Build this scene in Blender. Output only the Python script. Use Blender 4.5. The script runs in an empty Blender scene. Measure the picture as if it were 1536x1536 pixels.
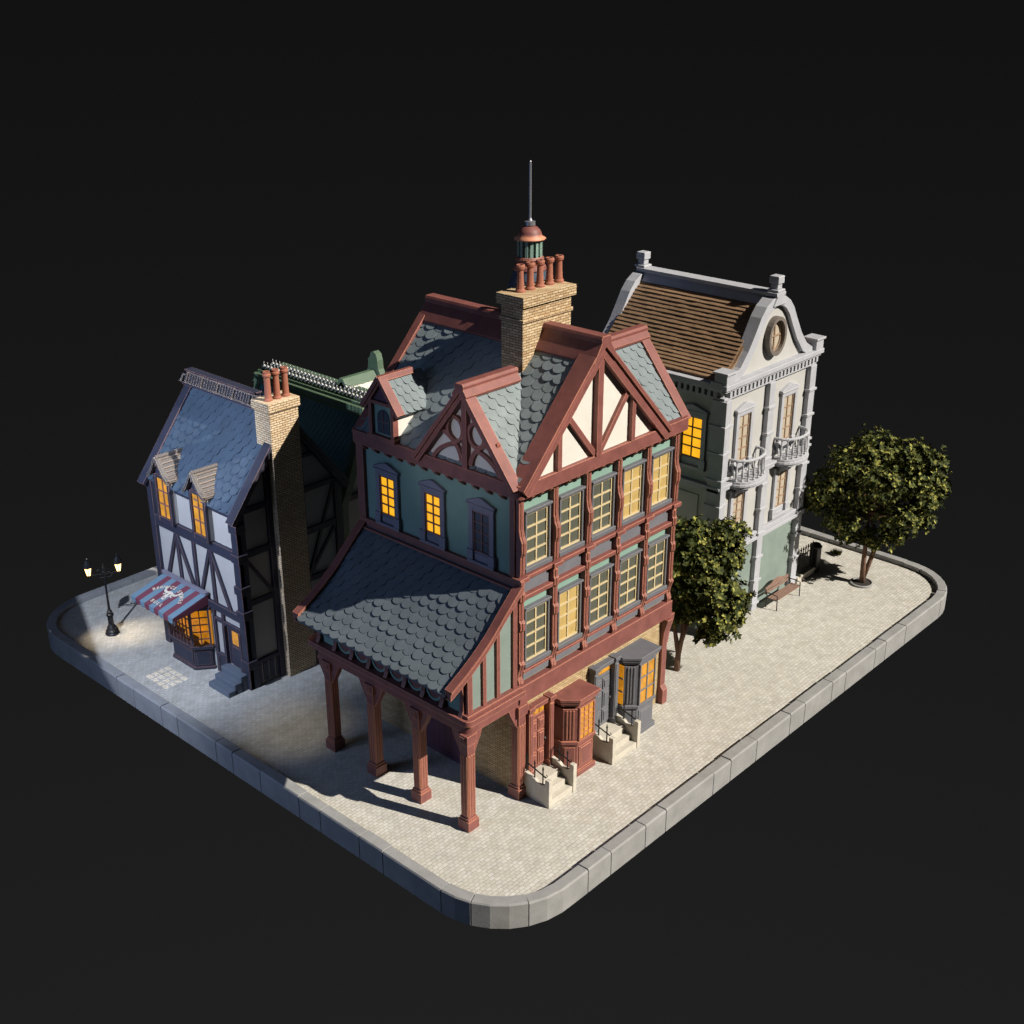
import bpy, math, random
from mathutils import Vector as Vec, Matrix, noise as mnoise
random.seed(7)
S = bpy.context.scene
COL = S.collection
# ------------------------------------------------------------------ camera
cam = bpy.data.cameras.new('camera'); co = bpy.data.objects.new('camera', cam); COL.objects.link(co)
F_PX, YAW, PITCH = 1880.55, 0.74422, 0.41277
co.location = (-23.5475, -21.4139, 23.5012)
dv = Vec((math.cos(YAW)*math.cos(PITCH), math.sin(YAW)*math.cos(PITCH), -math.sin(PITCH)))
co.rotation_euler = dv.to_track_quat('-Z', 'Y').to_euler()
cam.sensor_width = 36; cam.lens = F_PX/1536*36; cam.clip_end = 400
S.camera = co
S.render.resolution_x = S.render.resolution_y = 1024
# ------------------------------------------------------------------ world: dark studio backdrop
W = bpy.data.worlds.new('World'); S.world = W; W.use_nodes = True
wn = W.node_tree; bg = wn.nodes['Background']
tc = wn.nodes.new('ShaderNodeTexCoord'); sp = wn.nodes.new('ShaderNodeSeparateXYZ'); cr = wn.nodes.new('ShaderNodeValToRGB')
wn.links.new(tc.outputs['Generated'], sp.inputs[0]); mr = wn.nodes.new('ShaderNodeMapRange')
mr.inputs[1].default_value = -0.75; mr.inputs[2].default_value = 0.0
wn.links.new(sp.outputs['Z'], mr.inputs[0]); wn.links.new(mr.outputs[0], cr.inputs[0])
cr.color_ramp.elements[0].color = (0.0135, 0.0135, 0.0135, 1); cr.color_ramp.elements[1].color = (0.0052, 0.0052, 0.0054, 1)
e = cr.color_ramp.elements.new(0.5); e.color = (0.0088, 0.0088, 0.0088, 1)
wn.links.new(cr.outputs[0], bg.inputs[0]); bg.inputs[1].default_value = .82
# ------------------------------------------------------------------ lights
def lamp(kind, name, loc, target, col, power, **k):
    l = bpy.data.lights.new(name, kind); l.color = col; l.energy = power
    for a, b in k.items(): setattr(l, a, b)
    o = bpy.data.objects.new(name, l); COL.objects.link(o); o.location = loc
    if target is not None: o.rotation_euler = (Vec(target)-Vec(loc)).to_track_quat('-Z', 'Y').to_euler()
    return o
EL = math.radians(38.5)
sd = Vec((0.33*math.cos(EL), -0.944*math.cos(EL), math.sin(EL)))
lamp('SUN', 'sun', sd*30, (0, 0, 0), (1.0, 0.93, 0.82), 4.7, angle=math.radians(0.5))
SP = (-12, 11.6, 14)
bl = lamp('POINT', 'blue_stage_light', SP, None, (0.72, 0.81, 1.0), 8200, shadow_soft_size=0.12)   # stage light with a straight barn-door edge
def lamp_math(l):
    l.data.use_nodes = True; nt = l.data.node_tree; N_ = nt.nodes; L_ = nt.links; em = [n for n in N_ if n.type == 'EMISSION'][0]
    t = N_.new('ShaderNodeTexCoord'); sx = N_.new('ShaderNodeSeparateXYZ'); L_.new(t.outputs['Normal'], sx.inputs[0])
    def m(op, a, b=None, clamp=False):
        n = N_.new('ShaderNodeMath'); n.operation = op; n.use_clamp = clamp
        for i, v in enumerate((a, b)):
            if v is None: continue
            if isinstance(v, (int, float)): n.inputs[i].default_value = v
            else: L_.new(v, n.inputs[i])
        return n.outputs[0]
    dot = lambda v: m('ADD', m('ADD', m('MULTIPLY', sx.outputs[0], v[0]), m('MULTIPLY', sx.outputs[1], v[1])), m('MULTIPLY', sx.outputs[2], v[2]))
    return m, dot, sx, (lambda o: L_.new(o, em.inputs['Strength']))
mth, dot, sx_, put = lamp_math(bl)
axis = (Vec((-1.2, 15.0, 4.5))-Vec(SP)).normalized()
put(mth('MULTIPLY', mth('MULTIPLY', mth('GREATER_THAN', dot((.871, -.349, .346)), 0.0), mth('MULTIPLY', mth('ADD', sx_.outputs[1], .20), 5.0, True)), mth('POWER', mth('MULTIPLY', mth('SUBTRACT', dot(axis), .70), 1/.24, True), 1.5)))
lamp('AREA', 'blue_kerb_fill', (-15, 11.3, 3.5), (-4.7, 6.5, 0), (0.50, 0.64, 1.0), 190, size=3)
lamp('AREA', 'blue_fill', (-24, 12, 15), (0, 6, 4), (0.34, 0.54, 1.0), 640, size=12)
lamp('AREA', 'top_fill', (5, 8, 34), (6, 8, 0), (0.55, 0.68, 1.0), 150, size=24)
lamp('SPOT', 'warm_gable_spot', tuple(Vec((.7, 0, 12.2))+sd*7), (.7, .6, 12.0), (1.0, 0.78, 0.48), 520, spot_size=math.radians(27), spot_blend=1.0, shadow_soft_size=0.1)
lamp('SPOT', 'warm_alley_fill', (-3.0, 7.6, 6.5), (-2.3, 8.2, 0), (1.0, 0.86, 0.62), 300, spot_size=math.radians(42), spot_blend=1.0, shadow_soft_size=0.5)  # added unseen lamp, makes the warm pool on the alley ground
lamp('SPOT', 'gable_front_fill', (-13, 1.2, 15), (-.2, 2.4, 10.9), (0.90, 0.88, 0.96), 1150, spot_size=math.radians(26), spot_blend=1.0, shadow_soft_size=0.6)  # added unseen fill, lightens the small gable front
vs = S.view_settings; S.display_settings.display_device = 'sRGB'
vs.view_transform = 'Standard'; vs.look = 'None'; vs.exposure = 0.38; vs.gamma = 1.0; vs.use_curve_mapping = False
S.render.engine = 'CYCLES'; S.cycles.diffuse_bounces = 1
# ------------------------------------------------------------------ materials
def lin(r, g, b):
    f = lambda c: (c/255/12.92 if c/255 <= .04045 else ((c/255+.055)/1.055)**2.4)
    return (f(r), f(g), f(b))
def mat(name, col, rough=0.7, var=0.18, scale=3.0, bump=0.1, bscale=30, edge=None, erad=0.03, metal=0.0, brick=None, emit=None, estr=0, grad=None, coat=0):
    m = bpy.data.materials.new(name); m.use_nodes = True; nt = m.node_tree; N = nt.nodes; L = nt.links
    b = N['Principled BSDF']; b.inputs['Roughness'].default_value = rough; b.inputs['Metallic'].default_value = metal
    t = N.new('ShaderNodeTexCoord')
    n1 = N.new('ShaderNodeTexNoise'); n1.inputs['Scale'].default_value = scale; n1.inputs['Detail'].default_value = 6; n1.inputs['Roughness'].default_value = .65
    L.new(t.outputs['Object'], n1.inputs['Vector'])
    r = N.new('ShaderNodeMapRange'); r.inputs[1].default_value = .3; r.inputs[2].default_value = .7; r.inputs[3].default_value = 1-var; r.inputs[4].default_value = 1+var
    L.new(n1.outputs[0], r.inputs[0])
    mul = N.new('ShaderNodeVectorMath'); mul.operation = 'SCALE'; mul.inputs[0].default_value = col
    L.new(r.outputs[0], mul.inputs['Scale']); out = mul.outputs[0]
    hsrc = None
    if brick:
        c2, mort, bw, bh, ms, axis = brick
        sx = N.new('ShaderNodeSeparateXYZ'); L.new(t.outputs['Object'], sx.inputs[0]); cx = N.new('ShaderNodeCombineXYZ')
        if axis == 'wall':
            ad = N.new('ShaderNodeMath'); L.new(sx.outputs[0], ad.inputs[0]); L.new(sx.outputs[1], ad.inputs[1]); L.new(ad.outputs[0], cx.inputs[0]); L.new(sx.outputs[2], cx.inputs[1])
        else:
            nn = N.new('ShaderNodeTexNoise'); nn.inputs['Scale'].default_value = 2.3; L.new(t.outputs['Object'], nn.inputs['Vector'])
            ma = N.new('ShaderNodeVectorMath'); ma.operation = 'MULTIPLY_ADD'; ma.inputs[1].default_value = (.10, .10, 0)
            L.new(nn.outputs['Color'], ma.inputs[0]); L.new(t.outputs['Object'], ma.inputs[2])
            cx = ma
        bt = N.new('ShaderNodeTexBrick'); L.new(cx.outputs[0], bt.inputs['Vector'])
        bt.inputs['Scale'].default_value = 1; bt.inputs['Brick Width'].default_value = bw; bt.inputs['Row Height'].default_value = bh
        bt.inputs['Mortar Size'].default_value = ms; bt.inputs['Mortar Smooth'].default_value = .3; bt.inputs['Bias'].default_value = 0
        bt.inputs['Color2'].default_value = (*c2, 1); bt.inputs['Mortar'].default_value = (*mort, 1); bt.inputs['Color1'].default_value = (*col, 1)
        mm = N.new('ShaderNodeVectorMath'); mm.operation = 'SCALE'; L.new(bt.outputs['Color'], mm.inputs[0]); L.new(r.outputs[0], mm.inputs['Scale']); out = mm.outputs[0]
        hsrc = bt.outputs['Fac']
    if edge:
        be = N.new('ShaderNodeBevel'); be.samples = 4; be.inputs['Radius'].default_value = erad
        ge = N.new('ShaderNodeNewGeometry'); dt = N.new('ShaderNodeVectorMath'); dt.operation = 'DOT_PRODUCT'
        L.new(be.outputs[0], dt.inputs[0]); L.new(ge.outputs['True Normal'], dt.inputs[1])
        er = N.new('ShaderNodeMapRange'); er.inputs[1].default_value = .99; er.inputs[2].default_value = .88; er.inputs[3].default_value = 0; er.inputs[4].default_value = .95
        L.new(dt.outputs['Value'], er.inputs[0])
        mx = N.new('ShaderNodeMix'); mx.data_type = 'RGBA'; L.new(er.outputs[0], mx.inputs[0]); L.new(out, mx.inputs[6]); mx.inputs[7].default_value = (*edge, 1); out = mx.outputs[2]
    L.new(out, b.inputs['Base Color'])
    if bump:
        n2 = N.new('ShaderNodeTexNoise'); n2.inputs['Scale'].default_value = bscale; n2.inputs['Detail'].default_value = 4; L.new(t.outputs['Object'], n2.inputs['Vector'])
        bp = N.new('ShaderNodeBump'); bp.inputs['Strength'].default_value = bump; bp.inputs['Distance'].default_value = .03
        h = n2.outputs[0]
        if hsrc:
            h2 = N.new('ShaderNodeMath'); h2.operation = 'MULTIPLY_ADD'; h2.inputs[1].default_value = -1.2; L.new(hsrc, h2.inputs[0]); L.new(h, h2.inputs[2]); h = h2.outputs[0]
            bp.inputs['Strength'].default_value = max(bump, .5)
        L.new(h, bp.inputs['Height']); L.new(bp.outputs[0], b.inputs['Normal'])
    if emit:
        em = N.new('ShaderNodeVectorMath'); em.operation = 'SCALE'; em.inputs[0].default_value = emit; L.new(r.outputs[0], em.inputs['Scale'])
        L.new(em.outputs[0], b.inputs['Emission Color']); b.inputs['Emission Strength'].default_value = estr
    if coat: b.inputs['Coat Weight'].default_value = coat
    return m
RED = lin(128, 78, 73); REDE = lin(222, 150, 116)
M = dict(
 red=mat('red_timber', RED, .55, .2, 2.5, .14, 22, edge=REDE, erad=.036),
 teal=mat('teal_plaster', lin(128, 158, 146), .85, .08, 1.2, .06, 40),
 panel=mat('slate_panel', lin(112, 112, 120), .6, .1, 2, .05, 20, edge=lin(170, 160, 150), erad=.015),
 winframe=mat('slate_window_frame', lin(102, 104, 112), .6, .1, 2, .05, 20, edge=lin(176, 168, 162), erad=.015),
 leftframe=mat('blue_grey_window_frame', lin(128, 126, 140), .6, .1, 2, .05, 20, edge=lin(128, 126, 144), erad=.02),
 cream=mat('cream_glazing_bar', lin(204, 186, 146), .6, .08, 3, 0),
 redbar=mat('brown_glazing_bar', lin(120, 84, 84), .6, .08, 3, 0),
 pane=mat('curtained_glass', lin(92, 94, 84), .3, .12, 1.5, 0),
 darkpane=mat('dark_glass', lin(74, 82, 92), .2, .1, 2, 0),
 litpane=mat('lit_yellow_glass', (.25, .15, .03), .4, .16, 2.2, 0, emit=(1.0, .46, .012), estr=.78),
 goldpane=mat('lit_gold_glass', (.50, .36, .14), .4, .14, 2.2, 0, emit=(.9, .45, .03), estr=.04),
 amberpane=mat('lit_amber_glass', (.3, .16, .03), .35, .35, 3.0, 0, emit=(.9, .34, .01), estr=.34),
 white=mat('white_plaster', lin(216, 212, 204), .9, .05, 1.5, .06, 40),
 brick=mat('yellow_brick', lin(206, 184, 144), .9, .12, 6, .4, 60, brick=(lin(178, 152, 112), lin(124, 98, 70), .22, .075, .010, 'wall')),
 chimbrick=mat('chimney_brick', lin(218, 196, 160), .9, .15, 5, .4, 60, brick=(lin(182, 152, 112), lin(112, 88, 64), .23, .078, .011, 'wall')),
 slate=mat('blue_slate_tile', lin(116, 127, 132), .65, .16, 1.3, .12, 14),
 porchslate=mat('grey_slate_tile', lin(96, 106, 114), .65, .16, 1.3, .12, 14),
 terracotta=mat('terracotta', lin(160, 100, 80), .75, .12, 6, .08, 40),
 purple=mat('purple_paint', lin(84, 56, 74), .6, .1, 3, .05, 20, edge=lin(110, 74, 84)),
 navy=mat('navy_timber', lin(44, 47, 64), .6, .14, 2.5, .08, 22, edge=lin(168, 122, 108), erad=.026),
 plaster=mat('pale_plaster', lin(172, 170, 168), .9, .06, 1.5, .06, 40),
 blueslate=mat('deep_blue_slate_tile', lin(62, 78, 96), .6, .2, .9, .12, 14),
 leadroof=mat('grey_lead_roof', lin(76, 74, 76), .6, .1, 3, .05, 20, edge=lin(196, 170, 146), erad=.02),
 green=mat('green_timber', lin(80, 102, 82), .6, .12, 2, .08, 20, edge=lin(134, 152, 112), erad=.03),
 greenslate=mat('dark_green_slate_tile', lin(84, 128, 140), .65, .14, 1.2, .1, 14),
 whitetile=mat('white_scalloped_tile', lin(206, 206, 198), .7, .1, 3, .1, 14),
 steel=mat('dull_steel_crest', (.22, .22, .21), .45, .1, 5, 0, metal=.7),
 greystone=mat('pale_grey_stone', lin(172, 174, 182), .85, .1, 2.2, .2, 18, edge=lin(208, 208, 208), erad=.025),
 greywall=mat('off_white_render', lin(182, 182, 180), .9, .07, 1.0, .08, 30),
 sage=mat('sage_render', lin(126, 140, 134), .9, .1, 1.2, .08, 30),
 browntile=mat('brown_roof_tile', lin(138, 110, 84), .8, .2, 2.2, .2, 20),
 tanpane=mat('tan_shuttered_glass', lin(184, 172, 154), .5, .1, 3, 0),
 tanbar=mat('tan_glazing_bar', lin(158, 132, 110), .6, .1, 3, 0),
 ringstone=mat('brown_grey_stone', lin(112, 104, 98), .8, .15, 3, .2, 20),
 concrete=mat('kerb_stone', lin(148, 148, 148), .85, .14, 1.6, .2, 24),
 stepstone=mat('step_stone', lin(192, 186, 174), .9, .12, 2.5, .15, 24),
 bluestep=mat('blue_painted_step', lin(92, 102, 116), .7, .1, 2.5, .1, 24),
 iron=mat('black_iron', (.018, .018, .02), .45, .1, 5, 0, metal=.3),
 bench=mat('bench_slat_wood', lin(132, 106, 94), .7, .2, 7, .1, 30),
 bark=mat('brown_bark', lin(112, 84, 68), .9, .3, 5, .6, 25),
 soil=mat('dark_soil', (.03, .025, .022), .95, .3, 8, .6, 30),
 letter=mat('cream_lettering', lin(232, 214, 190), .6, .05, 4, 0),
 skull=mat('bone_white_paint', lin(226, 216, 200), .6, .15, 8, 0),
 skulldark=mat('dark_outline_paint', lin(60, 34, 44), .6, .05, 4, 0),
 tan=mat('tan_glowing_goods', lin(196, 130, 70), .6, .5, 9, 0, emit=(1, .42, .05), estr=.3),  # goods emit a little, standing in for shop light on them
)
def stripes():
    m = mat('striped_canvas', lin(108, 136, 154), .85, .05, 4, .05, 60); nt = m.node_tree; N = nt.nodes; L = nt.links
    t = N.new('ShaderNodeTexCoord'); s = N.new('ShaderNodeSeparateXYZ'); L.new(t.outputs['Object'], s.inputs[0])
    a = N.new('ShaderNodeMath'); a.operation = 'MULTIPLY_ADD'; a.inputs[1].default_value = 1/.5867; a.inputs[2].default_value = -3.682; L.new(s.outputs[1], a.inputs[0])
    fr = N.new('ShaderNodeMath'); fr.operation = 'FRACT'; L.new(a.outputs[0], fr.inputs[0])
    g = N.new('ShaderNodeMath'); g.operation = 'GREATER_THAN'; g.inputs[1].default_value = .5; L.new(fr.outputs[0], g.inputs[0])
    mx = N.new('ShaderNodeMix'); mx.data_type = 'RGBA'; b = N['Principled BSDF']; src = b.inputs['Base Color'].links[0].from_socket
    L.new(g.outputs[0], mx.inputs[0]); L.new(src, mx.inputs[6]); mx.inputs[7].default_value = (*lin(118, 60, 76), 1); L.new(mx.outputs[2], b.inputs['Base Color'])
    return m
AW_OFF = 0.0
M['canvas'] = stripes()
def leafmat(name, c1, c2):
    m = bpy.data.materials.new(name); m.use_nodes = True; nt = m.node_tree; N = nt.nodes; L = nt.links; b = N['Principled BSDF']
    g = N.new('ShaderNodeNewGeometry'); cr = N.new('ShaderNodeValToRGB'); L.new(g.outputs['Random Per Island'], cr.inputs[0])
    cr.color_ramp.elements[0].color = (*c1, 1); cr.color_ramp.elements[1].color = (*c2, 1); e = cr.color_ramp.elements.new(.7); e.color = (.085, .10, .024, 1)
    L.new(cr.outputs[0], b.inputs['Base Color']); b.inputs['Roughness'].default_value = .75; b.inputs['Specular IOR Level'].default_value = .25
    return m
M['leaf'] = leafmat('tree_leaf', (.016, .028, .007), (.42, .40, .09))
def pavemat():
    m = mat('granite_setts', lin(204, 202, 196), .9, .15, 2.2, .3, 40, brick=(lin(190, 186, 176), lin(172, 167, 157), .19, .125, .010, 'floor'))
    return m
M['pave'] = pavemat()
# ------------------------------------------------------------------ builders
ORG = {}
def thing(name, label, cat, loc, group=None):
    o = bpy.data.objects.new(name, None); COL.objects.link(o); o.location = loc; o.empty_display_size = .3
    o['label'] = label; o['category'] = cat
    if group: o['group'] = group
    ORG[o.name] = Vec(loc); return o
Z = Vec((0, 0, 1))
class Fr:                                   # local frame on a wall: u along, v up, n outward
    def __init__(s, o, U, N, V=Z): s.o = Vec(o); s.U = Vec(U).normalized(); s.N = Vec(N).normalized(); s.V = Vec(V).normalized()
    def p(s, u, v, n=0): return s.o + s.U*u + s.V*v + s.N*n
class MB:
    def __init__(s): s.v = []; s.f = []
    def add(s, vs, fs): k = len(s.v); s.v += [Vec(x) for x in vs]; s.f += [tuple(i+k for i in q) for q in fs]; return s
    def box(s, F, u0, u1, v0, v1, n0, n1):
        P = [F.p(u, v, n) for n in (n0, n1) for v in (v0, v1) for u in (u0, u1)]
        return s.add(P, [(0, 2, 3, 1), (4, 5, 7, 6), (0, 1, 5, 4), (2, 6, 7, 3), (0, 4, 6, 2), (1, 3, 7, 5)])
    def wbox(s, x0, x1, y0, y1, z0, z1): return s.box(WF, x0, x1, z0, z1, -y1, -y0)
    def prism(s, F, poly, n0, n1):
        k = len(poly); P = [F.p(u, v, n0) for u, v in poly]+[F.p(u, v, n1) for u, v in poly]
        return s.add(P, [tuple(range(k-1, -1, -1)), tuple(range(k, 2*k))]+[(i, (i+1) % k, k+(i+1) % k, k+i) for i in range(k)])
    def bar(s, F, a, b, w, n0, n1):
        a = Vec(a); b = Vec(b); d = (b-a).normalized(); q = Vec((-d.y, d.x))*w/2
        return s.prism(F, [a-q, b-q, b+q, a+q], n0, n1)
    def arc(s, F, c, r, a0, a1, w, n0, n1, k=12, ry=None):
        ry = ry or r; A = [math.radians(a0+(a1-a0)*i/k) for i in range(k+1)]
        Q = [[(c[0]+(r+o)*math.cos(t), c[1]+(ry+o)*math.sin(t)) for t in A] for o in (-w/2, w/2)]
        return s.strip(F, Q[0], Q[1], n0, n1)
    def strip(s, F, A, B, n0, n1):
        k = len(A); P = [F.p(u, v, n) for n in (n0, n1) for L in (A, B) for u, v in L]; a0, b0, a1, b1 = 0, k, 2*k, 3*k; fs = []
        for i in range(k-1): fs += [(a1+i, a1+i+1, b1+i+1, b1+i), (a0+i, b0+i, b0+i+1, a0+i+1), (a0+i, a0+i+1, a1+i+1, a1+i), (b0+i, b1+i, b1+i+1, b0+i+1)]
        if math.dist(A[0], A[-1]) > 1e-4: fs += [(a0, a1, b1, b0), (a0+k-1, b0+k-1, b1+k-1, a1+k-1)]
        return s.add(P, fs)
    def lathe(s, c, prof, k=20, sx=1, sy=1):
        c = Vec(c); P = []; Fs = []
        for r, z in prof:
            for i in range(k): P.append(c+Vec((sx*r*math.cos(2*math.pi*i/k), sy*r*math.sin(2*math.pi*i/k), z)))
        for j in range(len(prof)-1):
            for i in range(k): Fs.append((j*k+i, j*k+(i+1) % k, (j+1)*k+(i+1) % k, (j+1)*k+i))
        Fs.append(tuple(range(k-1, -1, -1))); Fs.append(tuple((len(prof)-1)*k+i for i in range(k)))
        return s.add(P, Fs)
    def tube(s, pts, r, k=8):
        pts = [Vec(p) for p in pts]; R = r if isinstance(r, (list, tuple)) else [r]*len(pts); P = []; Fs = []
        for j, p in enumerate(pts):
            d = (pts[min(j+1, len(pts)-1)]-pts[max(j-1, 0)]).normalized(); a = d.orthogonal().normalized()
            if abs(d.z) < .98: a = d.cross(Z).normalized()
            else: a = Vec((1, 0, 0))
            b = d.cross(a)
            for i in range(k): t = 2*math.pi*i/k; P.append(p+(a*math.cos(t)+b*math.sin(t))*R[j])
        for j in range(len(pts)-1):
            for i in range(k): Fs.append((j*k+i, j*k+(i+1) % k, (j+1)*k+(i+1) % k, (j+1)*k+i))
        Fs.append(tuple(range(k-1, -1, -1))); Fs.append(tuple((len(pts)-1)*k+i for i in range(k)))
        return s.add(P, Fs)
    def tiles(s, P, u0, u1, v0, v1, w, h, lift=.05, square=False, jit=.5, seed=1):
        rnd = random.Random(seed)
        def nrm(u, v):
            a = P(u+.01, v)-P(u-.01, v); b = P(u, v+.01)-P(u, v-.01); n = a.cross(b).normalized(); return n if n.z > 0 else -n
        rows = int(round((v1-v0)/h)); h = (v1-v0)/rows
        for r in range(rows):
            vb = v0+r*h; x = u0-(.5*w if r % 2 else 0)
            while x < u1-.02:
                a, b = max(x, u0), min(x+w, u1)
                if b-a > .06:
                    L = lift*(1-jit*rnd.random()); top = min(vb+h*1.25, v1+.02); c = (x+x+w)/2; g = .006
                    if square: out = [(a+g, vb), (b-g, vb)]
                    else:
                        out = []
                        for i in range(9):
                            t = math.pi*(1+i/8); uu = c+(w/2-g)*math.cos(t); vv = vb+.5*w*.78+.5*w*.78*math.sin(t)
                            if a-1e-6 <= uu <= b+1e-6: out.append((uu, vv))
                        if len(out) < 2: x += w; continue
                    vv1 = []
                    for (uu, vv) in out:
                        k = (vv-vb)/(top-vb); vv1.append(P(uu, vv)+nrm(uu, vv)*(L*(1-k)+.008*k+.012))
                    low = [P(uu, vv)-nrm(uu, vv)*.01 for uu, vv in out]
                    tops = [P(out[-1][0], top)+nrm(c, top-.02)*.008, P(out[0][0], top)+nrm(c, top-.02)*.008]
                    n = len(out); V = vv1+tops+low
                    fs = []
                    # fan so curved surfaces stay clean
                    fs.append(tuple(range(n))+(n, n+1))
                    for i in range(n-1): fs.append((i, n+2+i, n+2+i+1, i+1))
                    fs.append((n+2+n-1, n, n-1)); fs.append((n+2, 0, n+1))
                    s.add(V, fs)
                x += w
        return s
    def build(s, name, m, parent=None, bevel=0, smooth=False, **props):
        me = bpy.data.meshes.new(name); o = bpy.data.objects.new(name, me); COL.objects.link(o)
        off = ORG.get(parent.name, Vec()) if parent else props.pop('org', Vec())
        me.from_pydata([v-off for v in s.v], [], s.f); me.materials.append(M[m] if isinstance(m, str) else m)
        import bmesh
        bm = bmesh.new(); bm.from_mesh(me); bmesh.ops.recalc_face_normals(bm, faces=bm.faces); bm.to_mesh(me); bm.free()
        if parent: o.parent = parent
        else: o.location = off
        ORG[o.name] = off
        if smooth:
            for p in me.polygons: p.use_smooth = True
        if bevel:
            b = o.modifiers.new('bevel', 'BEVEL'); b.width = bevel; b.segments = 2; b.limit_method = 'ANGLE'; b.angle_limit = math.radians(40)
        for k, v in props.items(): o[k] = v
        return o
WF = Fr((0, 0, 0), (1, 0, 0), (0, -1, 0))
def FY(y): return Fr((0, y, 0), (1, 0, 0), (0, -1, 0))            # wall facing -Y, u = x
def FX(x): return Fr((x, 0, 0), (0, -1, 0), (-1, 0, 0))           # wall facing -X, u = -y
def grid(mb, F, u0, u1, v0, v1, c, r, w, n0, n1):
    for i in range(1, c): u = u0+(u1-u0)*i/c; mb.box(F, u-w/2, u+w/2, v0, v1, n0, n1)
    for j in range(1, r): v = v0+(v1-v0)*j/r; mb.box(F, u0, u1, v-w/2, v+w/2, n0, n1-.004)
def window(parent, F, u0, u1, v0, v1, c=2, r=4, frame='winframe', bar='cream', pane='pane', t=.07, n=0, inner=.035, sill=.1, depth=.09, ped=False, name='window', plain=False, label=None):
    f = MB(); f.box(F, u0, u0+t, v0, v1, n, n+depth); f.box(F, u1-t, u1, v0, v1, n, n+depth)
    f.box(F, u0+t, u1-t, v1-t, v1, n, n+depth-.002); f.box(F, u0-.04, u1+.04, v0-sill, v0, n, n+depth+.05)
    if not ped and not plain: f.box(F, u0-.03, u1+.03, v1, v1+.07, n, n+depth+.05)
    if ped:
        f.box(F, u0-.05, u1+.05, v1, v1+.06, n, n+depth+.05)
        f.prism(F, [(u0-.06, v1+.062), (u1+.06, v1+.062), (u1+.06, v1+.10), ((u0+u1)/2+.12, v1+.27), ((u0+u1)/2, v1+.30), ((u0+u1)/2-.12, v1+.27), (u0-.06, v1+.10)], n, n+depth+.03)
        f.box(F, u0-.05, u0+t+.03, v0, v0+.32, n, n+depth+.04); f.box(F, u1-t-.03, u1+.05, v0, v0+.32, n, n+depth+.04)
    w = f.build(name, frame, parent, bevel=.012)
    if label: w['label'] = label
    a, b, d, e_ = u0+t, u1-t, v0+(.28 if ped else 0), v1-t
    if ped:
        q = MB().box(F, a, b, v0, d, n, n+.04); q.box(F, a+.06, b-.06, v0+.06, d-.05, n, n+.06); q.build('apron_panel', frame, w)
    g = MB(); g.box(F, a, a+inner, d, e_, n, n+.05); g.box(F, b-inner, b, d, e_, n, n+.05); g.box(F, a+inner, b-inner, d, d+inner, n, n+.052); g.box(F, a+inner, b-inner, e_-inner, e_, n, n+.052)
    grid(g, F, a+inner, b-inner, d+inner, e_-inner, c, r, inner, n, n+.045); g.build('glazing_bars', bar, w)
    MB().box(F, a+.001, b-.001, d+.001, e_-.001, n-.01, n+.015).build('pane', pane, w)
    return w
# ------------------------------------------------------------------ ground slab and kerb
X0, X1, Y0, Y1, RC = -4.75, 23.3, -3.9, 21.85, 2.5
def rrect(off, k=7, step=None):
    x0, x1, y0, y1, r = X0+off, X1-off, Y0+off, Y1-off, RC-off; pts = []
    for cx, cy, a in ((x1-r, y0+r, -90), (x1-r, y1-r, 0), (x0+r, y1-r, 90), (x0+r, y0+r, 180)):
        for i in range(k+1): t = math.radians(a+90*i/k); pts.append((cx+r*math.cos(t), cy+r*math.sin(t)))
    return pts
m = MB(); pi = rrect(.34, 12); m.prism(Fr((0, 0, 0), (1, 0, 0), (0, 0, 1), (0, 1, 0)), pi, -.5, 0)
m.build('pavement', 'pave', kind='structure')
def path_at(off):
    pts = rrect(off, 24); pts.append(pts[0]); L = [0]
    for a, b in zip(pts, pts[1:]): L.append(L[-1]+math.dist(a, b))
    return pts, L
po, Lo = path_at(0)
def outer(s):
    s %= Lo[-1]
    for i in range(len(Lo)-1):
        if Lo[i+1] >= s:
            k = (s-Lo[i])/(Lo[i+1]-Lo[i]+1e-9); a = Vec(po[i]); b = Vec(po[i+1]); p = a+(b-a)*k; d = (b-a).normalized(); return p, Vec((-d.y, d.x))
kb = MB(); s = 0; rk = random.Random(3); seq = [1.75, .95, 2.3, .9, 1.5, 2.0, 1.0]
tot = Lo[-1]; bounds = [0]
while bounds[-1] < tot-1.2: bounds.append(bounds[-1]+seq[len(bounds) % 7]*rk.uniform(.9, 1.1))
bounds[-1] = tot
for a, b in zip(bounds, bounds[1:]):
    n = max(2, int((b-a)/.55)+1); g = .012; zt = .2+rk.uniform(-.015, .015); w0 = .38+rk.uniform(-.02, .02)
    V = []
    for i in range(n+1):
        p, q = outer(a+g+(b-a-2*g)*i/n); zj = zt
        for off, z in ((0, -.62), (0, zj-.05), (.035, zj), (w0, zj-.01), (w0, -.62)): x = p+q*off; V.append((x.x, x.y, z))
    fs = []
    for i in range(n):
        for j in range(5): k = i*5; fs.append((k+j, k+(j+1) % 5, k+5+(j+1) % 5, k+5+j))
    fs += [(0, 1, 2, 3, 4), tuple(n*5+j for j in (4, 3, 2, 1, 0))]
    kb.add(V, fs)
kb.build('kerb', 'concrete', bevel=.012, kind='structure')
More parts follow.
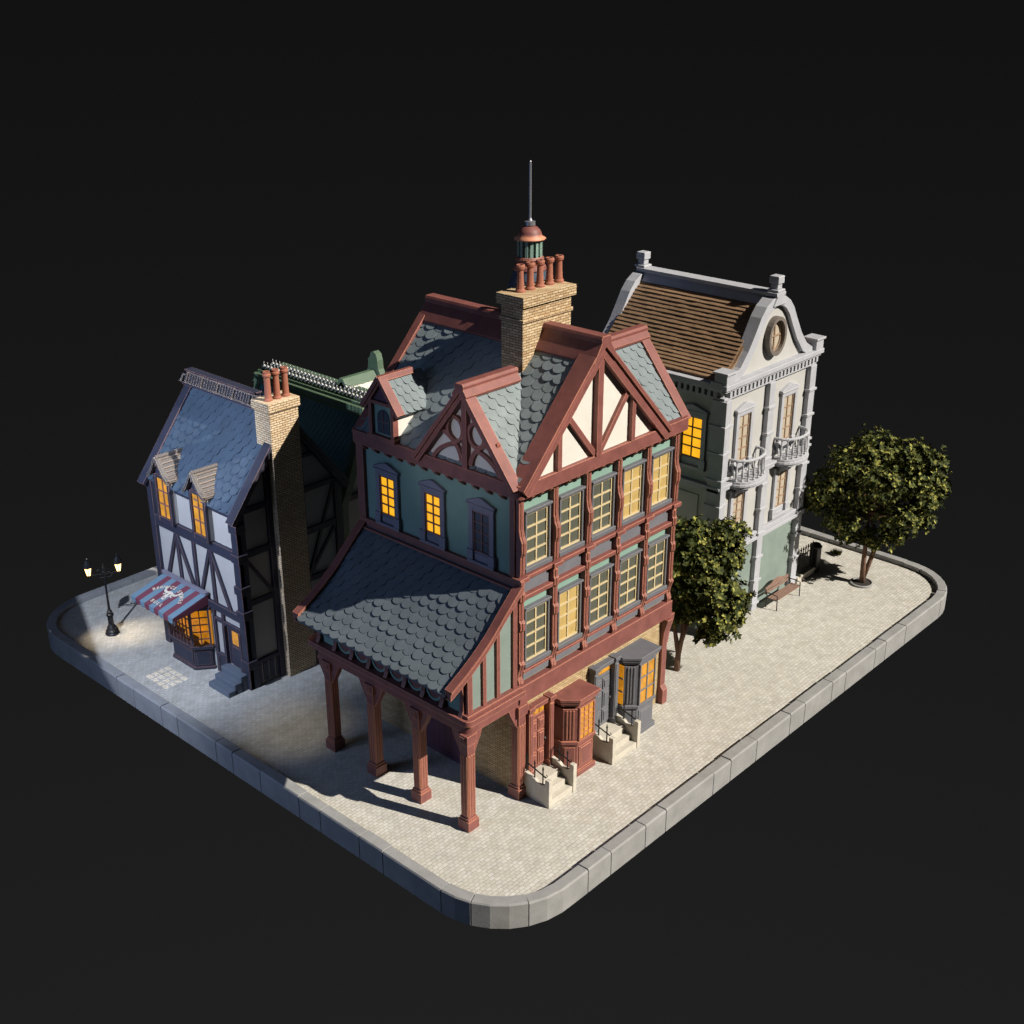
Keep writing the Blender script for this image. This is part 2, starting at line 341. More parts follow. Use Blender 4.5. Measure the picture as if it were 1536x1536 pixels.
# ------------------------------------------------------------------ MAIN HOUSE (red timbers)
H = thing('timber_house', 'tall corner house with red timber frame, teal walls and arcaded porch', 'house', (0, 0, 0))
YW, XL = 6.62, 7.6
FM = FY(0); FL = FX(0)
m = MB(); m.wbox(.02, XL-.12, .18, YW, 3.3, 10.42); m.build('wall', 'teal', H)
m = MB(); m.wbox(.06, 7.35, .1, YW-.05, 0, 3.32); m.build('ground_floor_wall', 'brick', H)
# main beams
def beam(name, F, u0, u1, v0, v1, n0, n1, mt='red', par=None, bev=.02): return MB().box(F, u0, u1, v0, v1, n0, n1).build(name, mt, par or H, bevel=bev)
beam('timber_beam', FM, -.1, XL, 3.3, 3.9, -.22, .06)
bp = [(-.30, 10.1), (XL+.2, 10.1), (XL+.2, 10.46), (-.3, 10.46)]
eb = MB()
Fh = Fr((0, 0, 0), (1, 0, 0), (0, 0, 1), (0, 1, 0))
def rounded(x0, x1, y0, y1, r):
    P = []
    for cx, cy, a in ((x1-r, y0+r, -90), (x1-r, y1-r, 0), (x0+r, y1-r, 90), (x0+r, y0+r, 180)):
        for i in range(7): t = math.radians(a+15*i); P.append((cx+r*math.cos(t), cy+r*math.sin(t)))
    return P
eb.prism(Fh, rounded(-.26, XL+.16, -.26, YW+.18, .2), 10.02, 10.44); eb.build('eaves_beam', 'red', H, bevel=.02)
for k in range(19):
    x = .38+k*.39
    if min(abs(x-c) for c in (.1, 1.58, 3.06, 4.54, 6.02, 7.5)) > .13: MB().prism(Fr((x, 0, 0), (0, -1, 0), (1, 0, 0)), [(-.18, 10.02), (.2, 10.02), (.2, 9.96), (.1, 9.86), (.02, 9.82), (-.18, 9.8)], -.05, .05).build('corbel', 'red', H)
for k in range(12):
    y = .55+k*.53
    MB().prism(Fr((0, y, 0), (-1, 0, 0), (0, 1, 0)), [(-.02, 10.02), (.2, 10.02), (.2, 9.97), (.1, 9.86), (.04, 9.8), (-.02, 9.8)], -.07, .07).build('corbel', 'red', H)
# front posts with shaped profiles
pc = [.09, 1.57, 3.05, 4.53, 6.0, 7.46]
up = [(-.18, 7.52), (.02, 7.52), (.06, 7.62), (.07, 8.15), (.12, 8.3), (.12, 8.62), (.05, 8.78), (.01, 9.0), (.01, 10.02), (-.18, 10.02)]
lo = [(-.18, 3.9), (.0, 3.9), (.03, 4.02), (-.03, 4.2), (.0, 4.38), (.07, 4.6), (.09, 4.68), (.03, 4.76), (.03, 5.75), (.08, 5.82), (.08, 6.05), (.03, 6.12), (.03, 6.7), (.08, 6.74), (.08, 6.98), (.04, 7.02), (.04, 7.36), (-.18, 7.36)]
for i, x in enumerate(pc):
    Fp = Fr((x, 0, 0), (0, -1, 0), (1, 0, 0))
    for prof, hw in ((up, .105), (lo, .105)):
        a = MB().prism(Fp, prof, -hw, hw); prof2 = [(u+.035 if u > 0 else u, v) for u, v in prof[1:-1]]
        a.prism(Fp, [(-.1, prof2[0][1]+.1)]+[(u, min(max(v, prof2[0][1]+.1), prof2[-1][1]-.1)) for u, v in prof2]+[(-.1, prof2[-1][1]-.1)], -.045, .045)
        a.build('timber_post', 'red', H, bevel=.015)
    MB().box(FM, x-.2, x+.2, 7.37, 7.51, -.18, .16).build('post_block', 'red', H, bevel=.015)
lit = {(0, 3): 'goldpane', (0, 4): 'goldpane', (1, 1): 'goldpane'}
for b in range(5):
    xa, xb = pc[b]+.105, pc[b+1]-.105
    beam('timber_beam', FM, xa, xb, 7.38, 7.5, -.18, .08); beam('timber_beam', FM, xa, xb, 6.72, 6.86, -.18, .04)
    beam('timber_beam', FM, xa, xb, 4.28, 4.37, -.18, .02, bev=.01)
    q = MB().box(FM, xa, xb, 6.87, 7.36, -.18, -.12); q.box(FM, xa+.1, xb-.1, 6.95, 7.3, -.12, -.09); q.build('wall_panel', 'panel', H, bevel=.01)
    q = MB().box(FM, xa, xb, 3.98, 4.27, -.18, -.10); q.box(FM, xa+.08, xb-.08, 4.03, 4.22, -.10, -.07); q.build('wall_panel', 'panel', H, bevel=.01)
    for fl, (v0, v1) in enumerate(((7.68, 9.38), (4.55, 6.32))):
        pn = lit.get((fl, b), 'pane')
        window(H, FM, xa+.14, xb-.05, v0, v1, frame='winframe', bar='cream', inner=.058, pane=pn, n=-.17, depth=.12, t=.06, sill=.14, label='lit window glowing gold' if pn != 'pane' else None)
# ground floor end posts
def pillar(x, y, parent=H):
    m = MB(); m.wbox(x-.155, x+.155, y-.155, y+.155, .36, 2.95)
    for dx in (-.1, .0, .1): m.wbox(x+dx-.03, x+dx+.03, y-.175, y-.153, .5, 2.6)
    for dy in (-.1, .0, .1): m.wbox(x-.175, x-.153, y+dy-.03, y+dy+.03, .5, 2.6)
    return m
def plinth(m, x, y): m.wbox(x-.225, x+.225, y-.225, y+.225, 0, .34); m.wbox(x-.19, x+.19, y-.19, y+.19, .34, .42)
m = pillar(.08, .08); m.wbox(-.14, .30, -.14, .3, 2.95, 3.3); p = m.build('corner_post', 'red', H, bevel=.015)
q = MB(); plinth(q, .08, .08); q.build('plinth', 'red', p, bevel=.015)
m = MB(); m.wbox(7.25, 7.45, .0, .5, .5, 2.6)
m.prism(Fr((7.22, 0, 0), (0, -1, 0), (1, 0, 0)), [(-.3, .0), (.14, 0), (.14, .55), (.02, .7), (.02, 2.4), (.06, 2.8), (.2, 3.3), (-.3, 3.3)], 0, .26)
m.prism(Fr((0, .1, 0), (1, 0, 0), (0, -1, 0)), [(7.48, 2.3), (7.52, 2.3), (7.62, 2.75), (7.8, 3.1), (7.84, 3.32), (7.48, 3.32)], -.1, .12)
m.build('corner_post', 'red', H, bevel=.015)
# ---- main roof
RX, RZ = 3.15, 13.72
SL = (RZ-10.4)/(RX+.1)
m = MB(); m.prism(FY(0), [(.05, 10.3), (RX, RZ-.3), (RX*2-.05, 10.3)], -YW-.05, -.3)
m.build('roof_core', 'white', H)
def slopeX(sgn):
    if sgn < 0:
        a = Vec((-.16, 0, 10.42)); d = (Vec((RX, 0, RZ))-a).normalized()
        return (lambda u, v: a+d*v+Vec((0, u, 0))), (Vec((RX, 0, RZ))-a).length
    a = Vec((RX*2+.2, 0, 10.42)); d = (Vec((RX, 0, RZ))-a).normalized()
    return (lambda u, v: a+d*v+Vec((0, u, 0))), (Vec((RX, 0, RZ))-a).length
for sgn in (-1, 1):
    P, ln = slopeX(sgn); m = MB(); A = [P(-.3, 0), P(YW+.02, 0), P(YW+.02, ln), P(-.3, ln)]; nn = Vec((sgn*.7, 0, .72))
    m.add([x for x in A]+[x-nn*.1 for x in A], [(0, 1, 2, 3), (7, 6, 5, 4), (0, 4, 5, 1), (1, 5, 6, 2), (2, 6, 7, 3), (3, 7, 4, 0)])
    m.tiles(P, -.12, YW, 0, ln-.25, .40, .32, .05, jit=.85, seed=5+sgn); m.build('roof', 'slate', H)
def rakes(name, F, pts, w, n0, n1, mt='red', par=None, peakcap=True):
    # barge boards along a polyline of the rake's upper edge (u, v), hanging w below
    for (a, b) in zip(pts, pts[1:]):
        a = Vec(a); b = Vec(b); d = (b-a).normalized(); q = Vec((-d.y, d.x));
        if q.y > 0: q = -q
        m = MB().prism(F, [a, b, b+q*w, a+q*w], n0, n1)
        m.prism(F, [a-q*.06, b-q*.06, b+q*.07, a+q*.07], n0-.0-.02, n1+.07)
        m.build(name, mt, par or H, bevel=.012)
zt = RZ+.12
rakes('barge_board', FM, [(-.22, 10.3), (RX, zt)], .34, -.2, .34); rakes('barge_board', FM, [(RX, zt-.001), (RX*2+.28, 10.3)], .34, -.202, .338)
FBk = FY(YW)
rakes('barge_board', FBk, [(-.22, 10.3), (RX, zt)], .34, -.1, .1); rakes('barge_board', FBk, [(RX, zt-.001), (RX*2+.28, 10.3)], .34, -.102, .098)
# ridge cap
def ridge(F, u, v, n0, n1, w=.22, h=.2, low=.5, mt='red', par=None, name='ridge_cap'):
    MB().prism(F, [(u-w*.75, v+h), (u-w, v+h*.55), (u-w*.9, v), (u-w-low*.62, v-low), (u-w-low*.62+.05, v-low-.1), (u, v-.12), (u+w+low*.62-.05, v-low-.1), (u+w+low*.62, v-low), (u+w*.9, v), (u+w, v+h*.55), (u+w*.75, v+h)], n0, n1).build(name, mt, par or H, bevel=.015)
ridge(FM, RX, RZ+.1, -YW-.06, .42)
# big gable timbers
gt = MB(); gw = FM
def tb(F, a, b, w, n0, n1, par=None, name='gable_timber', mt='red'): MB().bar(F, a, b, w, n0, n1).build(name, mt, par or H, bevel=.012)
G0 = .13
MB().prism(FM, [(.15, 10.44), (RX, RZ-.1), (RX*2-.15, 10.44)], G0-.3, G0).build('gable_wall', 'white', H)
tb(FM, (3.1, 10.44), (3.1, 13.5), .24, G0, .31)
tb(FM, (2.98, 10.5), (1.72, 12.0), .17, G0, .26); tb(FM, (3.22, 10.5), (4.52, 12.1), .17, G0, .26)
tb(FM, (1.4, 10.44), (1.4, 11.7), .17, G0, .28); tb(FM, (4.75, 10.44), (4.75, 11.9), .17, G0, .28)
# side (cross) gables: small gable over left facade and its twin at the far end
SY, SZ = 1.85, 12.72
def cross(x_end, x_in, sgn):
    F = FX(x_end) if sgn < 0 else Fr((x_end, 0, 0), (0, -1, 0), (1, 0, 0))
    hw = 1.94; d = abs(x_in-x_end)
    m = MB(); m.prism(F, [(-SY-hw+.1, 10.4), (-SY, SZ-.1), (-SY+hw-.1, 10.4)], -d, -.1); m.build('gable_wall', 'white', H)
    for s2 in (-1, 1):
        a = Vec((min(x_end, x_in), SY+s2*(hw+.02), 10.3)); b = Vec((min(x_end, x_in), SY, SZ)); dd = (b-a).normalized()
        P = lambda u, v, a=a, dd=dd: a+dd*v+Vec((u, 0, 0)); ln = (b-a).length; m = MB()
        A = [P(.0, 0), P(d, 0), P(d, ln), P(.0, ln)]; nn = Vec((0, s2*.75, .65))
        m.add(A+[x-nn*.08 for x in A], [(0, 1, 2, 3), (7, 6, 5, 4), (0, 4, 5, 1), (1, 5, 6, 2), (2, 6, 7, 3), (3, 7, 4, 0)])
        m.tiles(P, .12 if sgn < 0 else 0, d-(0 if sgn < 0 else .12), 0, ln-.2, .37, .30, .045, jit=.85, seed=11); m.build('roof', 'slate', H)
    rakes('barge_board', F, [(-SY-hw-.05, 10.3), (-SY, SZ+.1)], .2, -.14, .16); rakes('barge_board', F, [(-SY, SZ+.099), (-SY+hw+.05, 10.3)], .2, -.142, .158)
    ridge(F, -SY, SZ+.1, -(min(d, 2.0) if sgn < 0 else d), .24, w=.18, h=.16, low=.18)
    return F
FG = cross(-.2, 2.6, -1); FR_ = cross(7.66, 3.4, 1)
# curved braces on the small gable
n0, n1 = -.12, .03
tb(FG, (-SY-.0, 10.44), (-SY, 12.45), .2, -.12, .07)
for sg in (-1, 1):
    c = -SY
    MB().arc(FG, (c+sg*.42, 11.5), .30, 0, 360, .10, n0, n1, 20, ry=.36).build('curved_brace', 'red', H, bevel=.008)
    MB().arc(FG, (c+sg*1.28, 10.52), 1.1, 92 if sg > 0 else 0+2, 178 if sg > 0 else 88, .13, n0, n1-.01, 12, ry=.88).build('curved_brace', 'red', H, bevel=.008)
    MB().arc(FG, (c+sg*.15, 9.95), 1.32, 18 if sg > 0 else 102, 78 if sg > 0 else 162, .12, n0, n1-.02, 10, ry=1.12).build('curved_brace', 'red', H, bevel=.008)
# dormer on the left slope
dmr = MB()
FD = FX(-.22); yl, yr = 5.82, 4.72; uc = -(yl+yr)/2
dmr.prism(FD, [(-yl+.03, 10.44), (-yl+.03, 11.6), (uc, 12.22), (-yr-.03, 11.6), (-yr-.03, 10.44)], -1.5, -.06)
D = dmr.build('dormer', 'white', H)
m = MB(); m.box(FD, -yl, -yl+.13, 10.44, 11.62, -.1, .1); m.box(FD, -yr-.13, -yr, 10.44, 11.62, -.1, .1); m.box(FD, -yl+.13, -yr-.13, 11.52, 11.62, -.1, .08); m.box(FD, -yl-.04, -yr+.04, 10.44, 10.56, -.1, .14)
m.build('dormer_frame', 'red', D, bevel=.012)
MB().box(FD, -yl+.13, -yr-.13, 10.56, 11.52, -.08, -.02).build('dormer_front', 'teal', D)
MB().prism(FD, [(-yl+.12, 11.63), (uc, 12.15), (-yr-.12, 11.63)], -.1, -.01).build('dormer_gable', 'purple', D)
m = MB(); am = [(uc-.27, 10.62), (uc+.27, 10.62), (uc+.27, 11.1)]+[(uc+.27*math.cos(math.radians(t)), 11.1+.27*math.sin(math.radians(t))) for t in range(15, 180, 15)]+[(uc-.27, 11.1)]
m.prism(FD, am, -.07, .0); m.build('window_pane', 'darkpane', D)
m = MB(); m.box(FD, uc-.015, uc+.015, 10.62, 11.37, 0, .02); m.box(FD, uc-.27, uc+.27, 10.98, 11.01, 0, .018); m.build('glazing_bars', 'redbar', D)
for s2 in (-1, 1):
    ey = -uc+s2*.78; a = Vec((-.32, ey, 11.36)); b = Vec((-.32, -uc, 12.32)); dd = (b-a).normalized(); ln = (b-a).length
    P = lambda u, v, a=a, dd=dd: a+dd*v+Vec((u, 0, 0)); A = [P(0, 0), P(1.7, 0), P(1.7, ln), P(0, ln)]; nn = Vec((0, s2*.75, .65)); m = MB()
    m.add(A+[x-nn*.06 for x in A], [(0, 1, 2, 3), (7, 6, 5, 4), (0, 4, 5, 1), (1, 5, 6, 2), (2, 6, 7, 3), (3, 7, 4, 0)])
    m.tiles(P, .08, 1.6, 0, ln-.1, .28, .29, .05, jit=.4, seed=3); m.build('dormer_roof', 'slate', D)
rakes('dormer_barge_board', FD, [(uc-.80, 11.36), (uc, 12.4)], .13, -.1, .12, par=D); rakes('dormer_barge_board', FD, [(uc, 12.399), (uc+.80, 11.36)], .13, -.1, .118, par=D)
MB().prism(FD, [(uc-.14, 12.28), (uc-.07, 12.44), (uc+.07, 12.44), (uc+.14, 12.28)], -1.2, .14).build('dormer_ridge', 'red', D, bevel=.01)
# ---- chimney
m = MB(); m.wbox(2.09, 4.2, 1.78, 2.62, 10.8, 14.62); m.wbox(2.05, 4.25, 1.74, 2.66, 14.16, 14.26); m.wbox(2.0, 4.32, 1.68, 2.74, 14.62, 14.93)
CH = m.build('chimney', 'chimbrick', H, bevel=.01)
for k in range(5):
    x = 2.5+k*.42
    MB().lathe((x, 2.25, 14.93), [(.15, 0), (.15, .05), (.115, .1), (.1, .3), (.088, .62), (.13, .66), (.14, .73), (.12, .78), (.075, .78), (.07, .5)], 16).build('chimney_pot', 'terracotta', CH, smooth=False)
# ---- turret behind the chimney
tx, ty = 5.97, 5.0
m = MB(); m.lathe((tx, ty, 0), [(1.5, 10.4), (1.25, 12.2), (.88, 13.5), (.50, 14.6)], 28)
m.tiles(lambda u, v: Vec((tx+(1.28-.79*(v/2.5)+.0)*math.cos(u), ty+(1.28-.79*(v/2.5))*math.sin(u), 12.1+v)), 0, 2*math.pi, 0, 2.4, .314, .24, .03, jit=.6, seed=4)
T = m.build('turret', 'blueslate', H)
m = MB(); m.lathe((tx, ty, 14.55), [(.50, 0), (.54, .08), (.50, .18), (.43, .2), (.43, .32), (.46, .4), (.42, .46), (.3, .47)], 28); m.build('turret_ring', 'red', T, smooth=False)
m = MB(); m.lathe((tx, ty, 15.0), [(.31, 0), (.31, .6)], 20)
for k in range(14):
    a = 2*math.pi*k/14; c = Vec((tx+.38*math.cos(a), ty+.38*math.sin(a), 0)); m.add([c+Vec((math.cos(a)*dx-math.sin(a)*dy, math.sin(a)*dx+math.cos(a)*dy, z)) for z in (15.0, 15.6) for dx, dy in ((-.02, -.045), (.02, -.045), (.02, .045), (-.02, .045))], [(0, 1, 2, 3), (4, 5, 6, 7), (0, 1, 5, 4), (1, 2, 6, 5), (2, 3, 7, 6), (3, 0, 4, 7)])
m.build('lantern', 'teal', T)
m = MB(); m.lathe((tx, ty, 15.56), [(.35, .0), (.49, -.02), (.51, .02), (.39, .08), (.37, .18), (.32, .28), (.22, .37), (.1, .42), (0.02, .43)], 28); m.build('dome', 'red', T, smooth=True)
m = MB(); m.lathe((tx, ty, 15.96), [(.08, 0), (.17, .02), (.17, .14), (.08, .16), (.045, .24), (.04, 1.95), (0.02, 1.99)], 16); m.build('spire', 'iron' if 0 else mat('dull_steel', (.30, .30, .34), .4, .1, 4, 0, metal=.6), T)
# ---- left facade: band, corner posts, windows
beam('timber_beam', FL, -YW-.04, .16, 7.2, 7.36, -.02, .06); beam('timber_beam', FL, -YW-.1, .2, 7.36, 7.48, -.02, .12)
beam('timber_beam', FL, -YW, .14, 7.02, 7.19, -.02, .18)
for y0, y1 in ((-.14, .2), (YW-.18, YW+.14)):
    MB().wbox(-.1, .2, y0+(.02 if y0 < 0 else 0), y1, 7.49, 10.02).build('corner_post', 'red', H, bevel=.015) if y0 > 0 else MB().wbox(-.06, -.0, .12, .32, 7.49, 10.02).build('corner_post', 'red', H, bevel=.01)
for c, pn in ((5.42, 'litpane'), (3.42, 'litpane'), (1.42, 'darkpane')):
    window(H, FL, -c-.50, -c+.50, 7.56, 9.3, frame='leftframe', bar='redbar', pane=pn, t=.17, n=.0, depth=.08, inner=.045, sill=.08, ped=True, label='window glowing yellow' if pn == 'litpane' else None)
# ---- arcade porch
PX = -2.12
curve = [(-2.95, 4.98), (-2.26, 5.36), (-1.45, 5.92), (-.76, 6.56), (.0, 7.25)]
def cpt(v):
    L = [0]
    for a, b in zip(curve, curve[1:]): L.append(L[-1]+math.dist(a, b))
    v2 = max(0, min(v, L[-1]-1e-6))
    for i in range(4):
        if v2 <= L[i+1]:
            k = (v2-L[i])/(L[i+1]-L[i]); a, b = curve[i], curve[i+1]
            # smooth with catmull-rom
            p0 = curve[max(i-1, 0)]; p3 = curve[min(i+2, 4)]
            f = lambda q0, q1, q2, q3: .5*((2*q1)+(-q0+q2)*k+(2*q0-5*q1+4*q2-q3)*k*k+(-q0+3*q1-3*q2+q3)*k**3)
            x, z = f(p0[0], a[0], b[0], p3[0]), f(p0[1], a[1], b[1], p3[1])
            if v < 0: x += v*.87; z += v*.48
            return Vec((x, z)), L[-1]
_, LC = cpt(0)
PP = lambda u, v: Vec((cpt(v)[0].x, u, cpt(v)[0].y))
m = MB(); n = 14; V = []
for i in range(n+1):
    c = cpt(LC*i/n)[0]
    for y in (-.02, YW+.02):
        V.append((c.x, y, c.y)); V.append((c.x, y, c.y-.1))
fs = []
for i in range(n):
    k = i*4; fs += [(k, k+2, k+6, k+4), (k+1, k+5, k+7, k+3), (k, k+4, k+5, k+1), (k+2, k+3, k+7, k+6)]
fs += [(0, 1, 3, 2), (n*4, n*4+2, n*4+3, n*4+1)]
m.add(V, fs); m.tiles(PP, .02, YW-.05, -.06, LC-.12, .385, .31, .045, jit=.7, seed=21); PR = m.build('porch_roof', 'porchslate', H)
for y in (-.06, YW+.02):
    m = MB(); F = FY(y); n = 12; pts = [cpt(LC*i/n)[0] for i in range(n+1)]
    top = [(p.x, p.y+.12) for p in pts]; bot = [(p.x, p.y-.14) for p in pts]
    m.strip(F, bot, top, -.12, .1); m.strip(F, [(a, b-.02) for a, b in top], [(a, b+.05) for a, b in top], -.14, .15)
    m.build('porch_barge_board', 'red', PR)
# porch front band with round panels
m = MB(); m.wbox(PX-.02, PX+.06, .02, YW-.1, 3.9, 4.95); PF = m.build('porch_front', 'teal', H)
nb = 8
for k in range(nb):
    y = .14+(YW-.3)*(k+.5)/nb-.0
    hw = (YW-.3)/nb/2
    if 0 < k < nb-1:
        F = FX(PX-.02); m = MB().prism(F, [(-y+.30*math.cos(t*math.pi/12), 4.40+.40*math.sin(t*math.pi/12)) for t in range(24)], 0, .03); m.build('round_panel', 'red', PF)
        MB().arc(F, (-y, 4.40), .34, 170, 370, .07, 0, .06, 16, ry=.44).build('panel_moulding', 'teal', PF)
for k in range(nb+1):
    y = .14+(YW-.3)*k/nb; Fp = Fr((PX-.02, y, 0), (-1, 0, 0), (0, 1, 0))
    MB().prism(Fp, [(-.02, 3.92), (.2, 3.92), (.12, 4.1), (.1, 4.6), (.2, 5.02), (-.02, 5.02)], -.075, .075).build('bracket', 'red', PF, bevel=.01)
# cornice + beams
def cbelt(z0, z1, o, name='porch_beam', y1=YW+.05, x1=.0):
    r = .22; P = []
    x0 = PX-o; y0 = .02-o; P = [(x1, y0)]; P += [(x0+r+r*math.cos(math.radians(t)), y0+r+r*math.sin(math.radians(t))) for t in range(270, 179, -15)]
    P += [(x0+r+r*math.cos(math.radians(t)), y1+o-r+r*math.sin(math.radians(t))) for t in range(180, 89, -15)]
    P += [(x1, y1+o)]
    MB().prism(Fh, P, z0, z1).build(name, 'red', H, bevel=.012)
cbelt(3.74, 3.92, .30); cbelt(3.62, 3.74, .2); cbelt(3.3, 3.619, .08)
# side infill of the porch
m = MB(); F = FY(.02)
poly = [(PX, 3.92), (-.1, 3.92), (-.1, cpt(LC*.97)[0].y-.1)]+[(cpt(LC*t/20)[0].x, cpt(LC*t/20)[0].y-.1) for t in range(18, 3, -1) if cpt(LC*t/20)[0].x > PX]
m.prism(F, poly, -.08, .0); m.build('porch_side_panel', 'sage', H)
def ztop(x):
    for i in range(200):
        c = cpt(LC*i/200)[0]
        if c.x >= x: return c.y
    return 7.1
for x, w in ((-2.1, .2), (-1.5, .14), (-.93, .14), (-.22, .17)):
    MB().box(F, x-w/2, x+w/2, 3.92, ztop(x)-.12, 0, .09).build('porch_stud', 'red', H, bevel=.012)
beam('porch_sill', F, -2.3, -.08, 3.93, 4.02, -.1, .18)
for k in range(4):
    y = .1+2.03*k; x = PX+.04; m = pillar(x, y)
    m.wbox(x-.2, x+.2, y-.2, y+.2, 2.98, 3.3); m.wbox(x-.23, x-.202, y-.1, y+.1, 3.04, 3.25)
    for s2 in (-1, 1):
        if (k == 0 and s2 < 0): continue
        m.prism(Fr((x, y, 0), (0, s2, 0), (1, 0, 0)), [(.145, 2.48), (.42, 3.0), (.55, 3.3), (.145, 3.3)], -.1, .1)
    if k == 0: m.prism(Fr((x, y, 0), (1, 0, 0), (0, 1, 0)), [(.145, 2.48), (.42, 3.0), (.55, 3.3), (.145, 3.3)], -.1, .1)
    p = m.build('arcade_post', 'red', H, bevel=.015); q = MB(); plinth(q, x, y); q.build('plinth', 'red', p, bevel=.015)
MB().prism(Fr((.08, .08, 0), (-1, 0, 0), (0, 1, 0)), [(.145, 2.48), (.42, 3.0), (.55, 3.3), (.145, 3.3)], -.1, .1).build('knee_brace', 'red', H, bevel=.015)
MB().wbox(PX+.1, -.02, 0.05, YW, 3.26, 3.3).build('porch_ceiling', 'purple', H)
m = MB(); Fd = FX(.06)
for k in range(7): m.box(Fd, -4.3+k*.28, -4.3+k*.28+.265, .08, 2.3, .0, .05)
m.box(Fd, -4.4, -2.25, 2.3, 2.45, 0, .09); m.box(Fd, -4.4, -4.3, 0, 2.3, 0, .09); m.box(Fd, -2.33, -2.23, 0, 2.3, 0, .09); m.box(Fd, -4.3, -2.33, .0, .2, 0, .07)
m.build('side_door', 'purple', H)
# ---- front doors, bays, steps
FGd = FY(.1)
def doorway(x0, x1, mt, fan, lab):
    m = MB(); z0, z1 = .62, 2.98; m.box(FGd, x0, x1, z0, z1, 0, .03)
    d = MB()
    a, b = x0+.14, x1-.2
    d.box(FGd, a, b, z0, z1-.42, .03, .08)
    for i in range(2):
        for v0, v1 in ((.75, 1.25), (1.33, 1.95), (2.03, 2.42)):
            u = a+.07+i*((b-a)/2-.03); w = (b-a)/2-.11; d.box(FGd, u, u+w, v0, v1, .08, .12); d.box(FGd, u+.05, u+w-.05, v0+.07, v1-.07, .12, .15)
    fr = MB()
    for u in (x0-.02, x1-.18):
        fr.box(FGd, u, u+.2, z0-.02, z1, .0, .26); fr.box(FGd, u+.03, u+.17, z0+.1, z1-.15, .26, .29); fr.box(FGd, u-.03, u+.23, z0-.02, z0+.18, 0, .3); fr.box(FGd, u-.03, u+.23, z1-.05, z1+.1, 0, .32)
    fr.box(FGd, x0+.18, x1-.18, z1-.08, z1+.06, 0, .24)
    D = fr.build('door_frame', mt, H, bevel=.012, label=lab)
    d.build('door', mt, D, bevel=.01)
    f = MB()
    if fan == 'rows':
        for i in range(3): u = a+.05+i*(b-a-.04)/3; f.box(FGd, u, u+(b-a)/3-.07, z1-.4, z1-.12, .03, .07)
    else:
        c = (a+b)/2; f.prism(FGd, [(a+.04, z1-.38), (b-.02, z1-.38), (b-.02, z1-.25), (c+.08, z1-.1), (c-.08, z1-.1), (a+.04, z1-.25)], .03, .07)
    f.build('fanlight', 'amberpane', D)
    MB().lathe((b-.06, .1-.14, 1.6), [(.03, -.03), (.04, 0), (.03, .03)], 10).build('handle', 'steel', D)
doorway(.32, 1.42, 'red', 'rows', 'red panelled door with three small amber lights')
doorway(3.42, 4.62, 'winframe', 'arch', 'grey panelled door with an angular fanlight')
def steps(x0, x1):
    m = MB()
    for k in range(3): m.wbox(x0, x1, -.35-.24*(k+1), -.12-.24*k if k else .05, 0, .62-.2*k-.0)
    D = m.build('doorstep', 'stepstone', H, bevel=.015)
    for x in (x0-.12, x1):
        q = MB(); Fc = Fr((x, 0, 0), (0, -1, 0), (1, 0, 0))
        q.prism(Fc, [(-.05, 0), (1.0, 0), (1.0, .84), (.82, .72), (.6, .72), (.5, .8), (-.05, .92)], 0, .12); q.wbox(x-.02, x+.14, -1.1, -.93, 0, .98)
        q.build('cheek_wall', 'stepstone', D, bevel=.015)
        r = MB(); xm = x+.06
        for y, z0, z1 in ((-.12, .9, 1.36), (-.45, .8, 1.24), (-.78, .7, 1.16)): r.tube([(xm, y, z0), (xm, y, z1+.08)], .022, 6); r.lathe((xm, y, z1+.08), [(.035, 0), (.025, .05), (.003, .13)], 6)
        r.tube([(xm, .02, 1.25), (xm, -.45, 1.12), (xm, -.9, 1.0)], .023, 6); r.tube([(xm, -.9, 1.0), (xm, -.96, 1.06), (xm, -.92, 1.12)], .015, 6); r.build('railing', 'iron', D)
steps(.30, 1.32); steps(3.38, 4.56)
